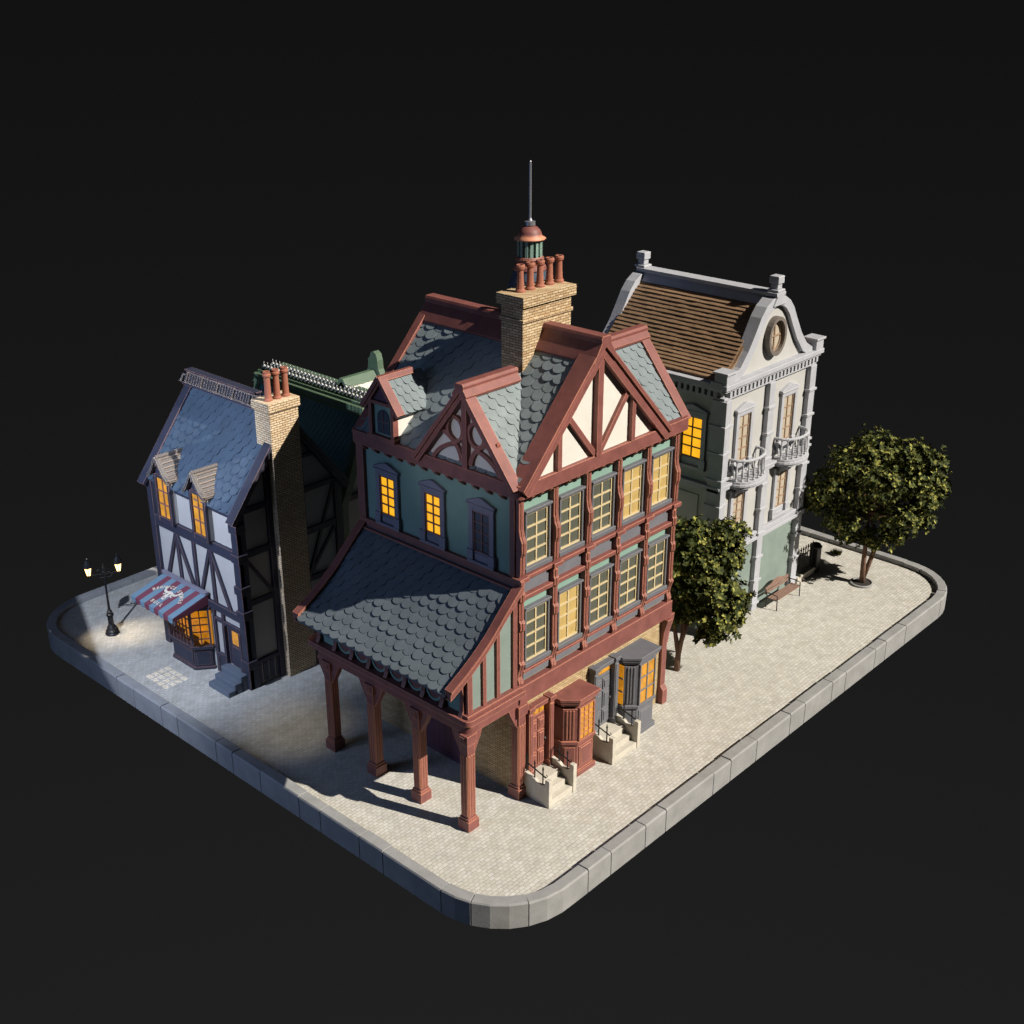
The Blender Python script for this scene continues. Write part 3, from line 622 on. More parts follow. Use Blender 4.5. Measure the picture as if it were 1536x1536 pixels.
def bay(x0, x1, mt, cols, rows, z0, z1, top, chamf=.33, out=.72, side=False, lab=None):
    F = Fr((0, .1, 0), (1, 0, 0), (0, 0, 1), (0, -1, 0))     # plan frame: u=x, v=outward
    def plan(g, o=0): return [(x0-g, -.02), (x0-g, out-chamf-.0), (x0+chamf-g*.4, out+g), (x1+g, out+g), (x1+g, -.02)]
    m = MB(); m.prism(F, plan(0), .12, z1); m.prism(F, plan(.07), 0, .18); m.prism(F, plan(.06), z0-.14, z0-.03); m.prism(F, plan(.05), top-.28, top-.2); m.prism(F, plan(.1), top-.199, top-.1)
    m.prism(F, plan(.14), top-.099, top); B = m.build('bay_window', mt, H, bevel=.012, label=lab)
    Fb = FY(.1-out); a, b = x0+chamf+.06, x1-.07
    MB().box(Fb, a, b, z0, z1, 0, .02).build('pane', 'amberpane', B)
    g = MB(); g.box(Fb, a-.05, a, z0-.04, z1+.04, 0, .06); g.box(Fb, b, b+.05, z0-.04, z1+.04, 0, .06); g.box(Fb, a, b, z1, z1+.04, 0, .058); g.box(Fb, a, b, z0-.04, z0, 0, .07)
    grid(g, Fb, a, b, z0, z1, cols, rows, .028 if cols > 2 else .05, .02, .045); g.build('glazing_bars', mt, B)
    p = MB(); p.box(Fb, a, b, .3, z0-.25, 0, .03); p.box(Fb, a+.08, b-.08, .38, z0-.33, .03, .045)
    dx, dy = chamf, -chamf; U = Vec((dx, dy, 0)).normalized(); Nn = Vec((U.y, -U.x, 0)); Nn = Nn if Nn.y < 0 else -Nn
    Fc = Fr((x0, .1-(out-chamf), 0), U, Nn); lc = chamf*math.sqrt(2)
    p.box(Fc, .06, lc-.08, .3, z0-.25, -.02, .03)
    for q in (.1, .2, .3): p.box(Fc, q, q+.05, z0+.05, z1-.05, -.02, .035)
    p.build('bay_panel', mt, B, bevel=.008)
    if side:
        Fs = FX(x0); MB().box(Fs, .03, out-chamf-.12, z0, z1, .0, .02).build('pane', 'amberpane', B)
        g = MB(); grid(g, Fs, .03, out-chamf-.12, z0, z1, 1, 3, .05, .02, .045); g.build('glazing_bars', mt, B)
bay(1.72, 2.82, 'red', 3, 6, 1.32, 2.46, 2.86, lab='red bay window with small amber panes')
bay(4.78, 5.98, 'winframe', 2, 3, 1.2, 2.66, 3.02, side=True, lab='slate grey bay window with six large amber panes')
# ------------------------------------------------------------------ LEFT HOUSE (navy timbers)
A = thing('timbered_shop', 'narrow half-timbered shop with navy beams, blue slate roof and brick side chimney', 'shop', (-1.83, 11.06, 0))
ax, ay, axr, ayl = -1.83, 11.06, 2.7, 16.35
rx, rz, ez = .43, 9.55, 6.7
m = MB(); m.wbox(ax+.1, axr-.1, ay+.1, ayl-.1, 0, ez+.1); m.prism(FY(ay+.1), [(ax+.1, ez), (rx, rz-.1), (axr-.1, ez)], -(ayl-ay-.2), 0)
m.build('wall', 'plaster', A)
LF, LS = FX(ax+.1), FY(ay+.1)
def nt_(F, a, b, w, n0=-.02, n1=.1, name='timber'): return MB().bar(F, a, b, w, n0, n1).build(name, 'navy', A, bevel=.012)
yb = lambda y: -y
# front posts and belts
for z0, z1, o in ((2.58, 2.86, .12), (4.92, 5.32, .13), (6.5, 6.7, .08)):
    MB().box(LF, -ayl, -ay, z0, z1, -.02, o).build('timber_beam', 'navy', A, bevel=.015)
for y, w in ((ayl-.13, .3), (ay+.15, .34)):
    MB().box(LF, -y-w/2, -y+w/2, 0, 6.6, -.05, .135).build('corner_post', 'navy', A, bevel=.015)
for z in (2.95, 5.1, 3.9, 6.2, 1.0): MB().wbox(ax-.1, ax+.3, ay-.1, ay+.34, z-.16, z+.16).build('post_block', 'navy', A, bevel=.015)
for y in (14.9, 12.85):
    for dy in (-.85, -.0, .95):
        nt_(LF, (-y, 4.95), (-y+dy*.98, 2.85), .13, -.02, .10+.006*abs(dy)) if dy else nt_(LF, (-y, 4.95), (-y+.06, 2.85), .14, -.02, .09)
    nt_(LF, (-y, 4.95), (-y-.9 if y > 14 else -y+.0001, 2.85), .12, -.02, .085)
nt_(LF, (-13.85, 4.95), (-13.85, 2.85), .16, -.02, .095)
for y in (13.0, 12.45): nt_(LF, (-y, 2.6), (-y, .0), .14, -.02, .1)
nt_(LF, (-13.0, 2.2), (-11.3, 2.2), .14, -.02, .09); nt_(LF, (-13.0, .75), (-12.45, .75), .16, -.02, .105)
MB().box(LF, -12.93, -12.5, .1, .66, -.02, .06).build('wall_panel', 'navy', A, bevel=.01)
MB().box(LF, -16.2, -15.3, 0, .7, -.02, .06).build('wall_panel', 'navy', A, bevel=.01)
# side (gable) timbering
sx = lambda x: x
for x, w in ((ax+.17, .34), (-.42, .22), (.98, .2), (axr-.15, .3)):
    MB().box(LS, x-w/2, x+w/2, 0, 6.7 if abs(x) > 1.3 else (rz-1.1 if x < 0 else rz-1), -.02, .12).build('timber_post', 'navy', A, bevel=.012)
for z, w in ((.95, .16), (3.3, .2), (5.15, .24), (6.75, .2), (8.0, .14)):
    hw = (axr-ax)/2 if z < 6.8 else (rz-z)/(rz-ez)*(axr-ax)/2
    MB().box(LS, max(rx-hw, ax+.1), min(rx+hw, axr-.1), z-w/2, z+w/2, -.02, .095).build('timber_beam', 'navy', A, bevel=.012)
nt_(LS, (ax+.3, 5.0), (-.5, 3.4), .12, -.02, .085, 'timber_brace'); nt_(LS, (axr-.3, 6.6), (1.1, 3.4), .12, -.02, .085, 'timber_brace'); nt_(LS, (axr-.3, 5.0), (1.1, 3.4), .12, -.02, .08, 'timber_brace')
for k in range(4): MB().box(LS, ax+.35+k*.28, ax+.55+k*.28, .1, .8, -.02, .05).build('wall_panel', 'navy', A)
# roof
for sgn in (-1, 1):
    ex = ax-.1 if sgn < 0 else axr+.12; a = Vec((ex, 0, ez+.0)); b = Vec((rx, 0, rz+.1)); d = (b-a).normalized(); ln = (b-a).length
    P = lambda u, v, a=a, d=d: a+d*v+Vec((0, u, 0)); Q = [P(ay-.12, 0), P(ayl+.12, 0), P(ayl+.12, ln), P(ay-.12, ln)]; nn = Vec((sgn*.8, 0, .6)); m = MB()
    m.add(Q+[x-nn*.08 for x in Q], [(0, 1, 2, 3), (7, 6, 5, 4), (0, 4, 5, 1), (1, 5, 6, 2), (2, 6, 7, 3), (3, 7, 4, 0)])
    m.tiles(P, ay-.1, ayl+.1, 0, ln-.1, .40, .34, .045, jit=.9, seed=31); m.build('roof', 'blueslate', A)
for F, n0, n1 in ((FY(ay), -.14, .16), (FY(ayl), -.16, .14)):
    rakes('barge_board', F, [(ax-.26, ez-.2), (rx, rz+.2)], .2, n0, n1, 'navy', A); rakes('barge_board', F, [(rx, rz+.199), (axr+.26, ez-.2)], .2, n0, n1-.002, 'navy', A)
m = MB(); m.box(FY(ay), rx-.3, rx+.3, rz+.1, rz+.2, -(ayl-ay)-.15, .1); m.prism(FY(ay), [(rx-.3, rz+.2), (rx+.3, rz+.2), (rx+.14, rz+.58), (rx-.14, rz+.58)], -(ayl-ay)-.05, -1.4); m.box(FY(ay), rx-.17, rx+.17, rz+.58, rz+.64, -(ayl-ay)-.12, -1.3)
RC_ = m.build('ridge_crest', 'navy', A, bevel=.012)
for k in range(5):
    y = ayl-.1-k*.92; m = MB(); Fk = Fr((rx-.3, 0, rz+.2), (0, -1, 0), (-.92, 0, .39), (.39, 0, .92)); m.box(Fk, -y, -y+.07, .0, .4, 0, .07); m.box(Fk, -y, -y+.9, .0, .04, 0, .06); m.box(Fk, -y, -y+.9, .36, .4, 0, .06)
    for j in range(5): m.box(Fk, -y+.16+j*.15, -y+.2+j*.15, .04, .36, 0, .035)
    m.build('crest_rail', 'leadroof', RC_)
MB().tube([(rx, ayl+.1, rz+.3), (rx-.1, ayl+.3, rz+.4), (rx-.25, ayl+.32, rz+.15)], .06, 6).build('ridge_finial', 'leadroof', RC_)
# dormers
for yc_ in (15.12, 12.98):
    F = FX(ax-.16); hw = .46; m = MB(); m.box(F, -yc_-hw+.02, -yc_+hw-.02, 5.35, 7.15, -1.2, -.08)
    m.prism(F, [(-yc_-hw, 7.15), (-yc_, 7.62), (-yc_+hw, 7.15)], -1.3, -.08); D = m.build('dormer', 'plaster', A)
    m = MB()
    for u in (-yc_-hw, -yc_+hw-.12): m.box(F, u, u+.12, 5.3, 7.1, -.1, .03)
    m.box(F, -yc_-hw+.12, -yc_+hw-.12, 6.98, 7.1, -.1, .02); m.box(F, -yc_-hw+.12, -yc_+hw-.12, 5.3, 5.48, -.1, .02); m.build('dormer_frame', 'navy', D, bevel=.01)
    MB().box(F, -yc_-hw+.12, -yc_+hw-.12, 5.48, 6.98, -.09, -.05).build('window_pane', 'amberpane', D)
    m = MB(); grid(m, F, -yc_-hw+.12, -yc_+hw-.12, 5.48, 6.98, 2, 3, .045, -.05, -.02); m.build('glazing_bars', 'redbar', D)
    MB().prism(F, [(-yc_-hw+.05, 7.12), (-yc_, 7.6), (-yc_+hw-.05, 7.12)], -.1, -.02).build('dormer_gable', 'navy', D)
    prof = [(0, 7.8), (.12, 7.68), (.26, 7.42), (.42, 7.2), (.6, 7.06)]
    for s2 in (-1, 1):
        m = MB()
        m.strip(F, [(-yc_+s2*a, b-.07) for a, b in prof], [(-yc_+s2*a, b) for a, b in prof], -1.15, .12)
        for i in range(7):
            k = (i+.5)/7*3.999; j = int(k); k -= j; (a0, b0), (a1, b1) = prof[j], prof[j+1]; u = -yc_+s2*(a0+(a1-a0)*k); v = b0+(b1-b0)*k; m.box(F, u-.025, u+.025, v-.02, v+.03, -1.1, .0)
        m.strip(F, [(-yc_+s2*a, b-.12) for a, b in prof], [(-yc_+s2*a, b+.04) for a, b in prof], .06, .18)
        m.build('dormer_roof', 'leadroof', D)
    MB().tube([(ax+1.15, yc_, 7.82), (ax-.28, yc_, 7.82)], .07, 8).build('dormer_ridge', 'leadroof', D)
    MB().tube([(ax-.27, yc_, 7.75), (ax-.3, yc_, 7.5)], [.06, .03], 6).build('finial', 'leadroof', D)
# chimney
m = MB(); m.wbox(-.32, .86, 10.78, 11.6, 0, 9.98); m.wbox(-.38, .92, 10.72, 11.66, 9.98, 10.3)
C2 = m.build('chimney', mat('side_chimney_brick', lin(226, 204, 172), .9, .14, 5, .5, 60, brick=(lin(206, 180, 142), lin(104, 82, 66), .23, .08, .012, 'wall')), A, bevel=.01)
for k in range(3): MB().lathe((-.08+k*.36, 11.1, 10.3), [(.15, 0), (.15, .05), (.115, .1), (.11, .4), (.1, .8), (.14, .84), (.145, .9), (.11, .93), (.12, 1.0), (.07, 1.0), (.06, .7)], 16).build('chimney_pot', 'terracotta', C2)
# awning
aw0, aw1 = 13.22, 15.86; xt, zt_, xb, zb = ax+.02, 3.06, -3.32, 2.66
m = MB(); n = 40; V = []
dn = Vec((-.2, 0, 1)).normalized()
top = [(xt, y, zt_) for y in (aw0, aw1)]; bot = [(xb, y, zb) for y in (aw0, aw1)]
m.add([(xt, aw0, zt_), (xt, aw1, zt_), (xb, aw1, zb), (xb, aw0, zb), (xt, aw0, zt_-.03), (xt, aw1, zt_-.03), (xb, aw1, zb-.03), (xb, aw0, zb-.03)], [(0, 1, 2, 3), (7, 6, 5, 4), (0, 4, 5, 1), (1, 5, 6, 2), (2, 6, 7, 3), (3, 7, 4, 0)])
Fa = FX(xb); ns = 9; w = (aw1-aw0)/ns
for k in range(ns):
    u0 = -aw1+k*w; m.prism(Fa, [(u0, zb-.002), (u0, zb-.12)]+[(u0+w/2-w/2*math.cos(t*math.pi/8), zb-.12-.11*math.sin(t*math.pi/8)) for t in range(1, 8)]+[(u0+w, zb-.12), (u0+w, zb-.002)], -.02, .004)
for y in (aw0, aw1): m.prism(FY(y), [(xt, zt_-.03), (xb, zb-.03), (xb, zb-.14), (xt, zt_-.42)], -.01, .01)
AW = m.build('awning', 'canvas', A)
MB().wbox(ax-.12, ax+.02, aw0-.05, aw1+.05, zt_-.02, zt_+.1).build('awning_box', 'leftframe', AW, bevel=.01)
FA = Fr((xb, (aw0+aw1)/2, zb+.004), (0, -1, 0), (Vec((0, 1, 0)).cross(Vec((xt-xb, 0, zt_-zb)))).normalized()*-1, (xt-xb, 0, zt_-zb))
if FA.N.z < 0: FA.N = -FA.N
LA = math.dist((xb, zb), (xt, zt_))
def text(s, size, c, rot, mt, F, parent, name, n=.012):
    cu = bpy.data.curves.new(name, 'FONT'); cu.body = s; cu.size = size; cu.align_x = 'CENTER'; cu.align_y = 'CENTER'; cu.extrude = .004; cu.offset = .004
    t = bpy.data.objects.new('tmp', cu); COL.objects.link(t); dg = bpy.context.evaluated_depsgraph_get(); me = bpy.data.meshes.new_from_object(t.evaluated_get(dg)); bpy.data.objects.remove(t)
    off = ORG.get(parent.name); ca, sa = math.cos(rot), math.sin(rot)
    for v in me.vertices: x, y, z = v.co; v.co = F.p(c[0]+x*ca-y*sa, c[1]+x*sa+y*ca, n+z)-off
    me.materials.append(M[mt]); o = bpy.data.objects.new(name, me); COL.objects.link(o); o.parent = parent; return o
word = "BERNICE STORES"
for i, ch in enumerate(word):
    if ch == ' ': continue
    a = math.radians(62-124*i/(len(word)-1)); text(ch, .2, (.86*math.sin(-a)*1.05, .30+.80*math.cos(a)), a, 'letter', FA, AW, 'awning_letter')
for i, ch in enumerate("BULL"): text(ch, .2, (-.27+.18*i, .24), 0, 'letter', FA, AW, 'awning_letter')
sk = MB(); cx_, cy_ = 0, .72
hd = [(-.05, -.26), (.05, -.26), (.09, -.16), (.08, -.04), (.15, .06), (.13, .16), (.05, .2), (-.05, .2), (-.13, .16), (-.15, .06), (-.08, -.04), (-.09, -.16)]
sk.prism(FA, [(cx_+x, cy_+y) for x, y in hd], .0, .03)
for s2 in (-1, 1):
    hp = [(.1, .1), (.26, .1), (.36, .18), (.4, .3), (.36, .38)]; wd = [.05, .05, .04, .028, .008]
    for i in range(4):
        a = Vec(hp[i]); b = Vec(hp[i+1]); d = (b-a).normalized(); q = Vec((-d.y, d.x)); P4 = [a-q*wd[i], b-q*wd[i+1], b+q*wd[i+1], a+q*wd[i]]
        sk.prism(FA, [(cx_+s2*p.x, cy_+p.y) for p in P4], .0, .028-.003*i)
    sk.prism(FA, [(cx_+s2*x, cy_+y) for x, y in ((.12, .04), (.26, .0), (.24, -.05), (.13, -.0))], 0, .015)
sk.build('skull_emblem', 'skull', AW)
ek = MB()
for s2 in (-1, 1): ek.prism(FA, [(cx_+s2*x, cy_+y) for x, y in ((.05, .05), (.11, .07), (.1, .0), (.06, -.01))], .031, .034); ek.prism(FA, [(cx_+s2*x, cy_+y) for x, y in ((.012, -.2), (.04, -.2), (.03, -.1))], .031, .034)
ek.build('emblem_detail', 'skulldark', AW)
# shop bay window (open behind its glazing to a glowing panel standing in for the lit room)
F = Fr((ax+.1, 0, 0), (0, -1, 0), (0, 0, 1), (-1, 0, 0))
def bplan(g): return [(-15.5-g, -.02), (-15.5-g, .12), (-15.1-g*.4, .66+g), (-13.68+g*.4, .66+g), (-13.25+g, .12), (-13.25+g, -.02)]
m = MB(); m.prism(F, bplan(-.06), 0, .86); m.prism(F, bplan(.05), .86, .98); m.prism(F, bplan(.0), 0, .1); BW = m.build('bay_window', 'navy', A, bevel=.012); MB().prism(F, bplan(.05), 2.42, 2.56).build('bay_cornice', 'navy', BW, bevel=.012)
P_ = [Vec((ax+.1-v, -u, 0)) for u, v in bplan(0)]
bars = MB(); pn = []
for i, (c, r) in ((1, (2, 4)), (2, (6, 4)), (3, (2, 5)), ):
    a, b = P_[i], P_[i+1]; U = (b-a).normalized(); Nn = Vec((-U.y, U.x, 0)); Nn = Nn if Nn.x < 0.01 and (Nn.x < 0) else -Nn
    Fb = Fr(a, U, Nn); ln = (b-a).length
    bars.box(Fb, 0, .06, .98, 2.42, -.05, .03); bars.box(Fb, ln-.06, ln, .98, 2.42, -.05, .028); grid(bars, Fb, .06, ln-.06, .98, 2.42, c, r, .034, -.02, .02)
    bars.box(Fb, .1, ln-.1, .2, .75, -.09, -.03)
bars.build('glazing_bars', 'navy', BW)
m = MB(); m.wbox(ax-.0, ax+.09, 13.3, 15.45, .99, 2.41); m.build('shop_interior', 'amberpane', BW)
g = MB()
rg = random.Random(2)
for k in range(9):
    y = 13.6+k*.2; z = rg.choice((.99, 1.45, 1.85)); g.lathe((ax-.2-.1*rg.random(), y, z), [(.05, 0), (.09, .08), (.1, .2), (.05, .3), (.04, .36)], 10)
g.wbox(ax-.3, ax-.02, 13.5, 15.3, 1.42, 1.45); g.wbox(ax-.3, ax-.02, 13.5, 15.3, 1.82, 1.85); g.build('shop_goods', 'tan', BW)
# shop door + steps
m = MB(); Fd = FX(ax+.1); m.box(Fd, -12.38, -11.46, .6, 2.13, -.0, .015); m.box(Fd, -12.12, -11.5, .6, 2.1, .015, .04); m.box(Fd, -12.05, -11.57, .7, 1.4, .04, .06)
for u in (-12.44, -11.5): m.box(Fd, u, u+.12, .6, 2.13, .0, .16)
D = m.build('shop_door', 'navy', A, bevel=.01); MB().box(Fd, -12.02, -11.6, 1.5, 2.02, .04, .05).build('pane', 'amberpane', D)
m = MB()
for k in range(3): m.wbox(ax-.28*(k+1)-.02, ax+.05-.26*k, 11.2, 12.4, 0, .6-.2*k)
m.build('doorstep', 'bluestep', A, bevel=.02)
# ------------------------------------------------------------------ GREEN HOUSE (behind)
G = thing('green_house', 'green-trimmed house behind the others with dark slate roof and spiked metal ridge crest', 'house', (3.5, 12, 0))
gy0, gy1 = 12.0, 18.2
prof = [(3.42, 5.1), (3.62, 5.5), (4.0, 6.42), (4.55, 7.95), (4.72, 8.52)]
m = MB(); m.prism(FY(gy0+.1), [(3.6, 0), (7.0, 0), (7.0, 5.0), (6.1, 8.1), (4.75, 8.1), (4.1, 6.2), (3.7, 5.0)], -(gy1-gy0-.2), 0); m.build('wall', 'plaster', G)
def gp(v):
    L = [0]
    for a, b in zip(prof, prof[1:]): L.append(L[-1]+math.dist(a, b))
    v = max(0, min(v, L[-1]))
    for i in range(4):
        if v <= L[i+1]+1e-9: k = (v-L[i])/(L[i+1]-L[i]); return Vec(prof[i]).lerp(Vec(prof[i+1]), k), L[-1]
_, GL = gp(0)
for side in (0, 1):
    mir = (lambda x: x) if not side else (lambda x: 10.75-x)
    P = lambda u, v, mir=mir: Vec((mir(gp(v)[0].x), u, gp(v)[0].y)); m = MB(); n = 10; V = []
    for i in range(n+1):
        q = P(0, GL*i/n)
        for y in (gy0-.05, gy1+.05): V += [(q.x, y, q.z), (q.x+(.1 if not side else -.1), y, q.z-.04)]
    fs = []
    for i in range(n): k = i*4; fs += [(k, k+2, k+6, k+4), (k+1, k+5, k+7, k+3), (k, k+4, k+5, k+1), (k+2, k+3, k+7, k+6)]
    fs += [(0, 1, 3, 2), (n*4, n*4+2, n*4+3, n*4+1)]; m.add(V, fs)
    m.tiles(P, gy0, gy1, 0, GL-.05, .24, .22, .04, jit=.3, seed=9); m.build('roof', 'greenslate', G)
    for F, a0, a1 in ((FY(gy0), -.16, .14), (FY(gy1), -.14, .16)):
        pts = [(mir(gp(GL*i/6)[0].x), gp(GL*i/6)[0].y) for i in range(7)]; o = -.1 if not side else .1; b_ = MB()
        b_.strip(F, [(a+o, b+.03) for a, b in pts], [(a-2.4*o, b+.03) for a, b in pts], a0, a1)
        b_.build('barge_board', 'green', G)
    x = mir(3.55); MB().wbox(x-.14, x+.14, gy0-.1, gy0+.2, 0, 5.3).build('corner_post', 'green', G, bevel=.015)
m = MB(); m.wbox(4.55, 6.2, gy0-.15, gy1+.15, 8.42, 8.68); m.wbox(4.72, 6.03, gy0-.1, gy1+.1, 8.68, 8.78); m.wbox(4.5, 6.25, gy0-.2, gy1+.2, 8.34, 8.44); RB = m.build('ridge_deck', 'green', G, bevel=.015)
for row, x in enumerate((4.92, 5.35)):
    for k in range(28):
        y = gy0+.12+k*.222
        if row == 1 and abs(y-14) < .25: continue
        MB().lathe((x, y, 8.78), [(.05, 0), (.03, .02), (.085, .08), (.095, .12), (.07, .18), (.02, .2), (.03, .22), (.004, .33)], 8).build('crest_spike', 'steel', RB, smooth=True)
for z, w in ((3.2, .2), (5.3, .24), (7.0, .18)): MB().box(FY(gy0+.1), 3.75 if z < 5.6 else 4.3, 6.9 if z < 5.6 else 6.4, z-w/2, z+w/2, -.02, .1).build('timber_beam', 'navy', G, bevel=.01)
for x in (4.9,): MB().box(FY(gy0+.1), x-.1, x+.1, 0, 8.0, -.02, .11).build('timber_post', 'navy', G, bevel=.01)
# cross ridge with scrolled parapet
m = MB(); m.prism(Fr((5.4, 14, 0), (0, -1, 0), (-1, 0, 0)), [(-1.6, 7.3), (0, 9.05), (1.6, 7.3)], -1.8, 0)
P = lambda u, v: Vec((5.6+u, 12.3+v*.675, 7.2+v*.738)); m.tiles(P, 0, 1.6, 0, 2.4, .3, .28, .04, seed=8); m.build('cross_roof', 'whitetile', G)
MB().prism(Fr((5.4, 14, 0), (0, -1, 0), (-1, 0, 0)), [(-.22, 8.98), (-.1, 9.16), (.1, 9.16), (.3, 8.86), (.2, 8.8), (-.3, 8.8)], -1.8, 0).build('cross_ridge', 'green', G, bevel=.01)
pp = [(-.2, 9.6), (-.12, 9.82), (.05, 9.88), (.2, 9.78), (.27, 9.55), (.3, 9.2), (.42, 9.0), (.46, 8.7), (.62, 8.5), (1.0, 8.1), (1.5, 7.4), (1.5, 7.0), (-1.5, 7.0), (-1.5, 7.4), (-1.0, 8.1), (-.62, 8.5), (-.46, 8.7), (-.42, 9.0), (-.3, 9.2), (-.27, 9.55)]
pp = pp[1:]+pp[:1]
MB().prism(Fr((7.15, 14, 0), (0, -1, 0), (-1, 0, 0)), pp, -.14, .14).build('parapet', 'green', G, bevel=.015)
# ------------------------------------------------------------------ GREY TOWNHOUSE
B = thing('townhouse', 'pale grey townhouse with curved gable, round attic window, two balconies and brown tiled roof', 'house', (12.2, 1.4, 0))
bx0, bx1, by0, by1 = 12.25, 18.4, 1.45, 7.5
m = MB(); m.wbox(bx0+.08, bx1-.08, by0+.08, by1, 3.2, 10.0); m.build('wall', 'greywall', B)
m = MB(); m.wbox(bx0+.06, bx1-.06, by0+.06, by1, 0, 3.2); m.build('base_wall', 'sage', B)
FBf, FBs = FY(by0+.08), FX(bx0+.08)
def band(z0, z1, o, name): MB().wbox(bx0-o, bx1+o, by0-o, by1+.05, z0, z1).build(name, 'greystone', B, bevel=.015)
band(3.16, 3.3, .14, 'string_course'); band(3.3, 3.5, .08, 'string_course'); band(5.92, 6.06, .1, 'string_course'); band(6.06, 6.16, .15, 'string_course')
band(9.42, 9.52, .06, 'cornice'); band(9.76, 9.86, .16, 'cornice'); band(9.86, 10.04, .24, 'cornice')
for k in range(24): x = bx0+.2+k*.255; MB().box(FBf, x, x+.13, 9.54, 9.75, .0, .2).build('dentil', 'greystone', B)
for k in range(22): y = by0+.25+k*.255; MB().box(FBs, -y-.13, -y, 9.54, 9.75, .0, .2).build('dentil', 'greystone', B)
def quoin(x0, x1, name='pilaster'):
    m = MB(); m.box(FBf, x0, x1, 0, 9.42, 0, .2)
    z = .25
    while z < 9.3: m.box(FBf, x0-.05, x1+.05, z, z+.1, 0, .26); z += 1.02
    m.build(name, 'greystone', B, bevel=.012)
quoin(12.22, 12.62); quoin(15.12, 15.5); quoin(18.0, 18.42)
m = MB(); m.box(FBs, -by0-.42, -by0+.2, 0, 9.42, 0, .18); z = .25
while z < 9.3: m.box(FBs, -by0-.47, -by0+.23, z, z+.1, 0, .24); z += 1.02
m.build('pilaster', 'greystone', B, bevel=.012)
# windows
def gwin(F, u0, u1, v0, v1, pane='tanpane', bar='tanbar', lab=None): return window(B, F, u0, u1, v0, v1, c=2, r=4, frame='greystone', bar=bar, pane=pane, t=.18, n=.0, depth=.12, inner=.05, sill=.1, ped=True, label=lab)
for xc in (13.72, 16.75):
    gwin(FBf, xc-.56, xc+.56, 6.5, 8.75); gwin(FBf, xc-.56, xc+.56, 3.72, 5.65)
gwin(FBs, -3.35, -2.1, 6.7, 8.75, 'litpane', 'navy', 'side window glowing yellow')
MB().box(FBs, -6.5, -2.3, 3.7, 5.6, -.0, .05).build('side_panel', 'greywall', B)
# gable parapet with bell curve
xc = 15.33
half = [(3.32, 10.06), (2.7, 10.12), (2.2, 10.4), (1.75, 10.9), (1.35, 11.5), (1.05, 11.98), (.75, 12.3), (.4, 12.5), (0, 12.58)]
top = [(xc-a, b) for a, b in half]+[(xc+a, b) for a, b in reversed(half[:-1])]
MB().prism(FBf, [(xc-3.2, 10.04)]+top[1:-1]+[(xc+3.2, 10.04)], -.25, -.02).build('gable_wall', 'greywall', B)
def bell(F, n0, n1):
    m = MB()
    I, O = [], []
    for i, p in enumerate(top):
        d = (Vec(top[min(i+1, len(top)-1)])-Vec(top[max(i-1, 0)])).normalized(); q = Vec((-d.y, d.x)); I.append(Vec(p)-q*.3); O.append(Vec(p)+q*.06)
    m.strip(F, I, O, n0, n1); m.build('gable_coping', 'greystone', B, bevel=.015)
bell(FBf, -.35, .14); bell(FY(by1), -.2, .25)
MB().prism(FY(by1), [(xc-3.2, 10.04)]+top[1:-1]+[(xc+3.2, 10.04)], -.1, .1).build('rear_gable_wall', 'greywall', B)
for x, y in ((bx0+.06, by0+.06), (bx1-.06, by0+.06), (bx0+.06, by1-.1)):
    m = MB(); m.wbox(x-.26, x+.26, y-.26, y+.26, 10.04, 10.42); m.wbox(x-.32, x+.32, y-.32, y+.32, 10.42, 10.5); m.build('corner_block', 'greystone', B, bevel=.015)
# roof of flat brown tiles, flaring at the eaves
rprof = [(12.35, 10.1), (13.1, 10.55), (13.9, 11.35), (14.6, 12.05), (15.33, 12.5)]
rp2 = lambda t: None
def rp(v):
    L = [0]
    for a, b in zip(rprof, rprof[1:]): L.append(L[-1]+math.dist(a, b))
    v = max(0, min(v, L[-1]))
    for i in range(4):
        if v <= L[i+1]+1e-9: k = (v-L[i])/(L[i+1]-L[i]); return Vec(rprof[i]).lerp(Vec(rprof[i+1]), k), L[-1]
_, BL = rp(0)
for side in (0, 1):
    mir = (lambda x: x) if not side else (lambda x: 2*15.33-x)
    P = lambda u, v, mir=mir: Vec((mir(rp(v)[0].x), u, rp(v)[0].y)); m = MB(); V = []
    for x, z in rprof:
        for y in (by0+.2, by1-.1): V += [(mir(x), y, z), (mir(x), y, z-.1)]
    fs = []
    for i in range(4): k = i*4; fs += [(k, k+2, k+6, k+4), (k+1, k+5, k+7, k+3), (k, k+4, k+5, k+1), (k+2, k+3, k+7, k+6)]
    fs += [(0, 1, 3, 2), (16, 18, 19, 17)]; m.add(V, fs)
    m.tiles(P, by0+.3, by1-.15, 0, BL-.2, .40, .17, .055, square=True, jit=.35, seed=13); m.build('roof', 'browntile', B)
m = MB(); m.prism(FY(by0), [(xc-.42, 12.3), (xc-.22, 12.62), (xc-.3, 12.64), (xc-.3, 12.76), (xc+.3, 12.76), (xc+.3, 12.64), (xc+.22, 12.62), (xc+.42, 12.3)], -(by1-by0)-.1, .12); m.build('ridge_cap', 'greystone', B, bevel=.015)
for y in (by0+.12, by1-.0):
    m = MB(); m.wbox(xc-.24, xc+.24, y-.24, y+.24, 12.76, 12.86); m.wbox(xc-.15, xc+.15, y-.15, y+.15, 12.86, 13.06); m.wbox(xc-.2, xc+.2, y-.2, y+.2, 13.06, 13.34); m.build('ridge_finial', 'greystone', B, bevel=.03)
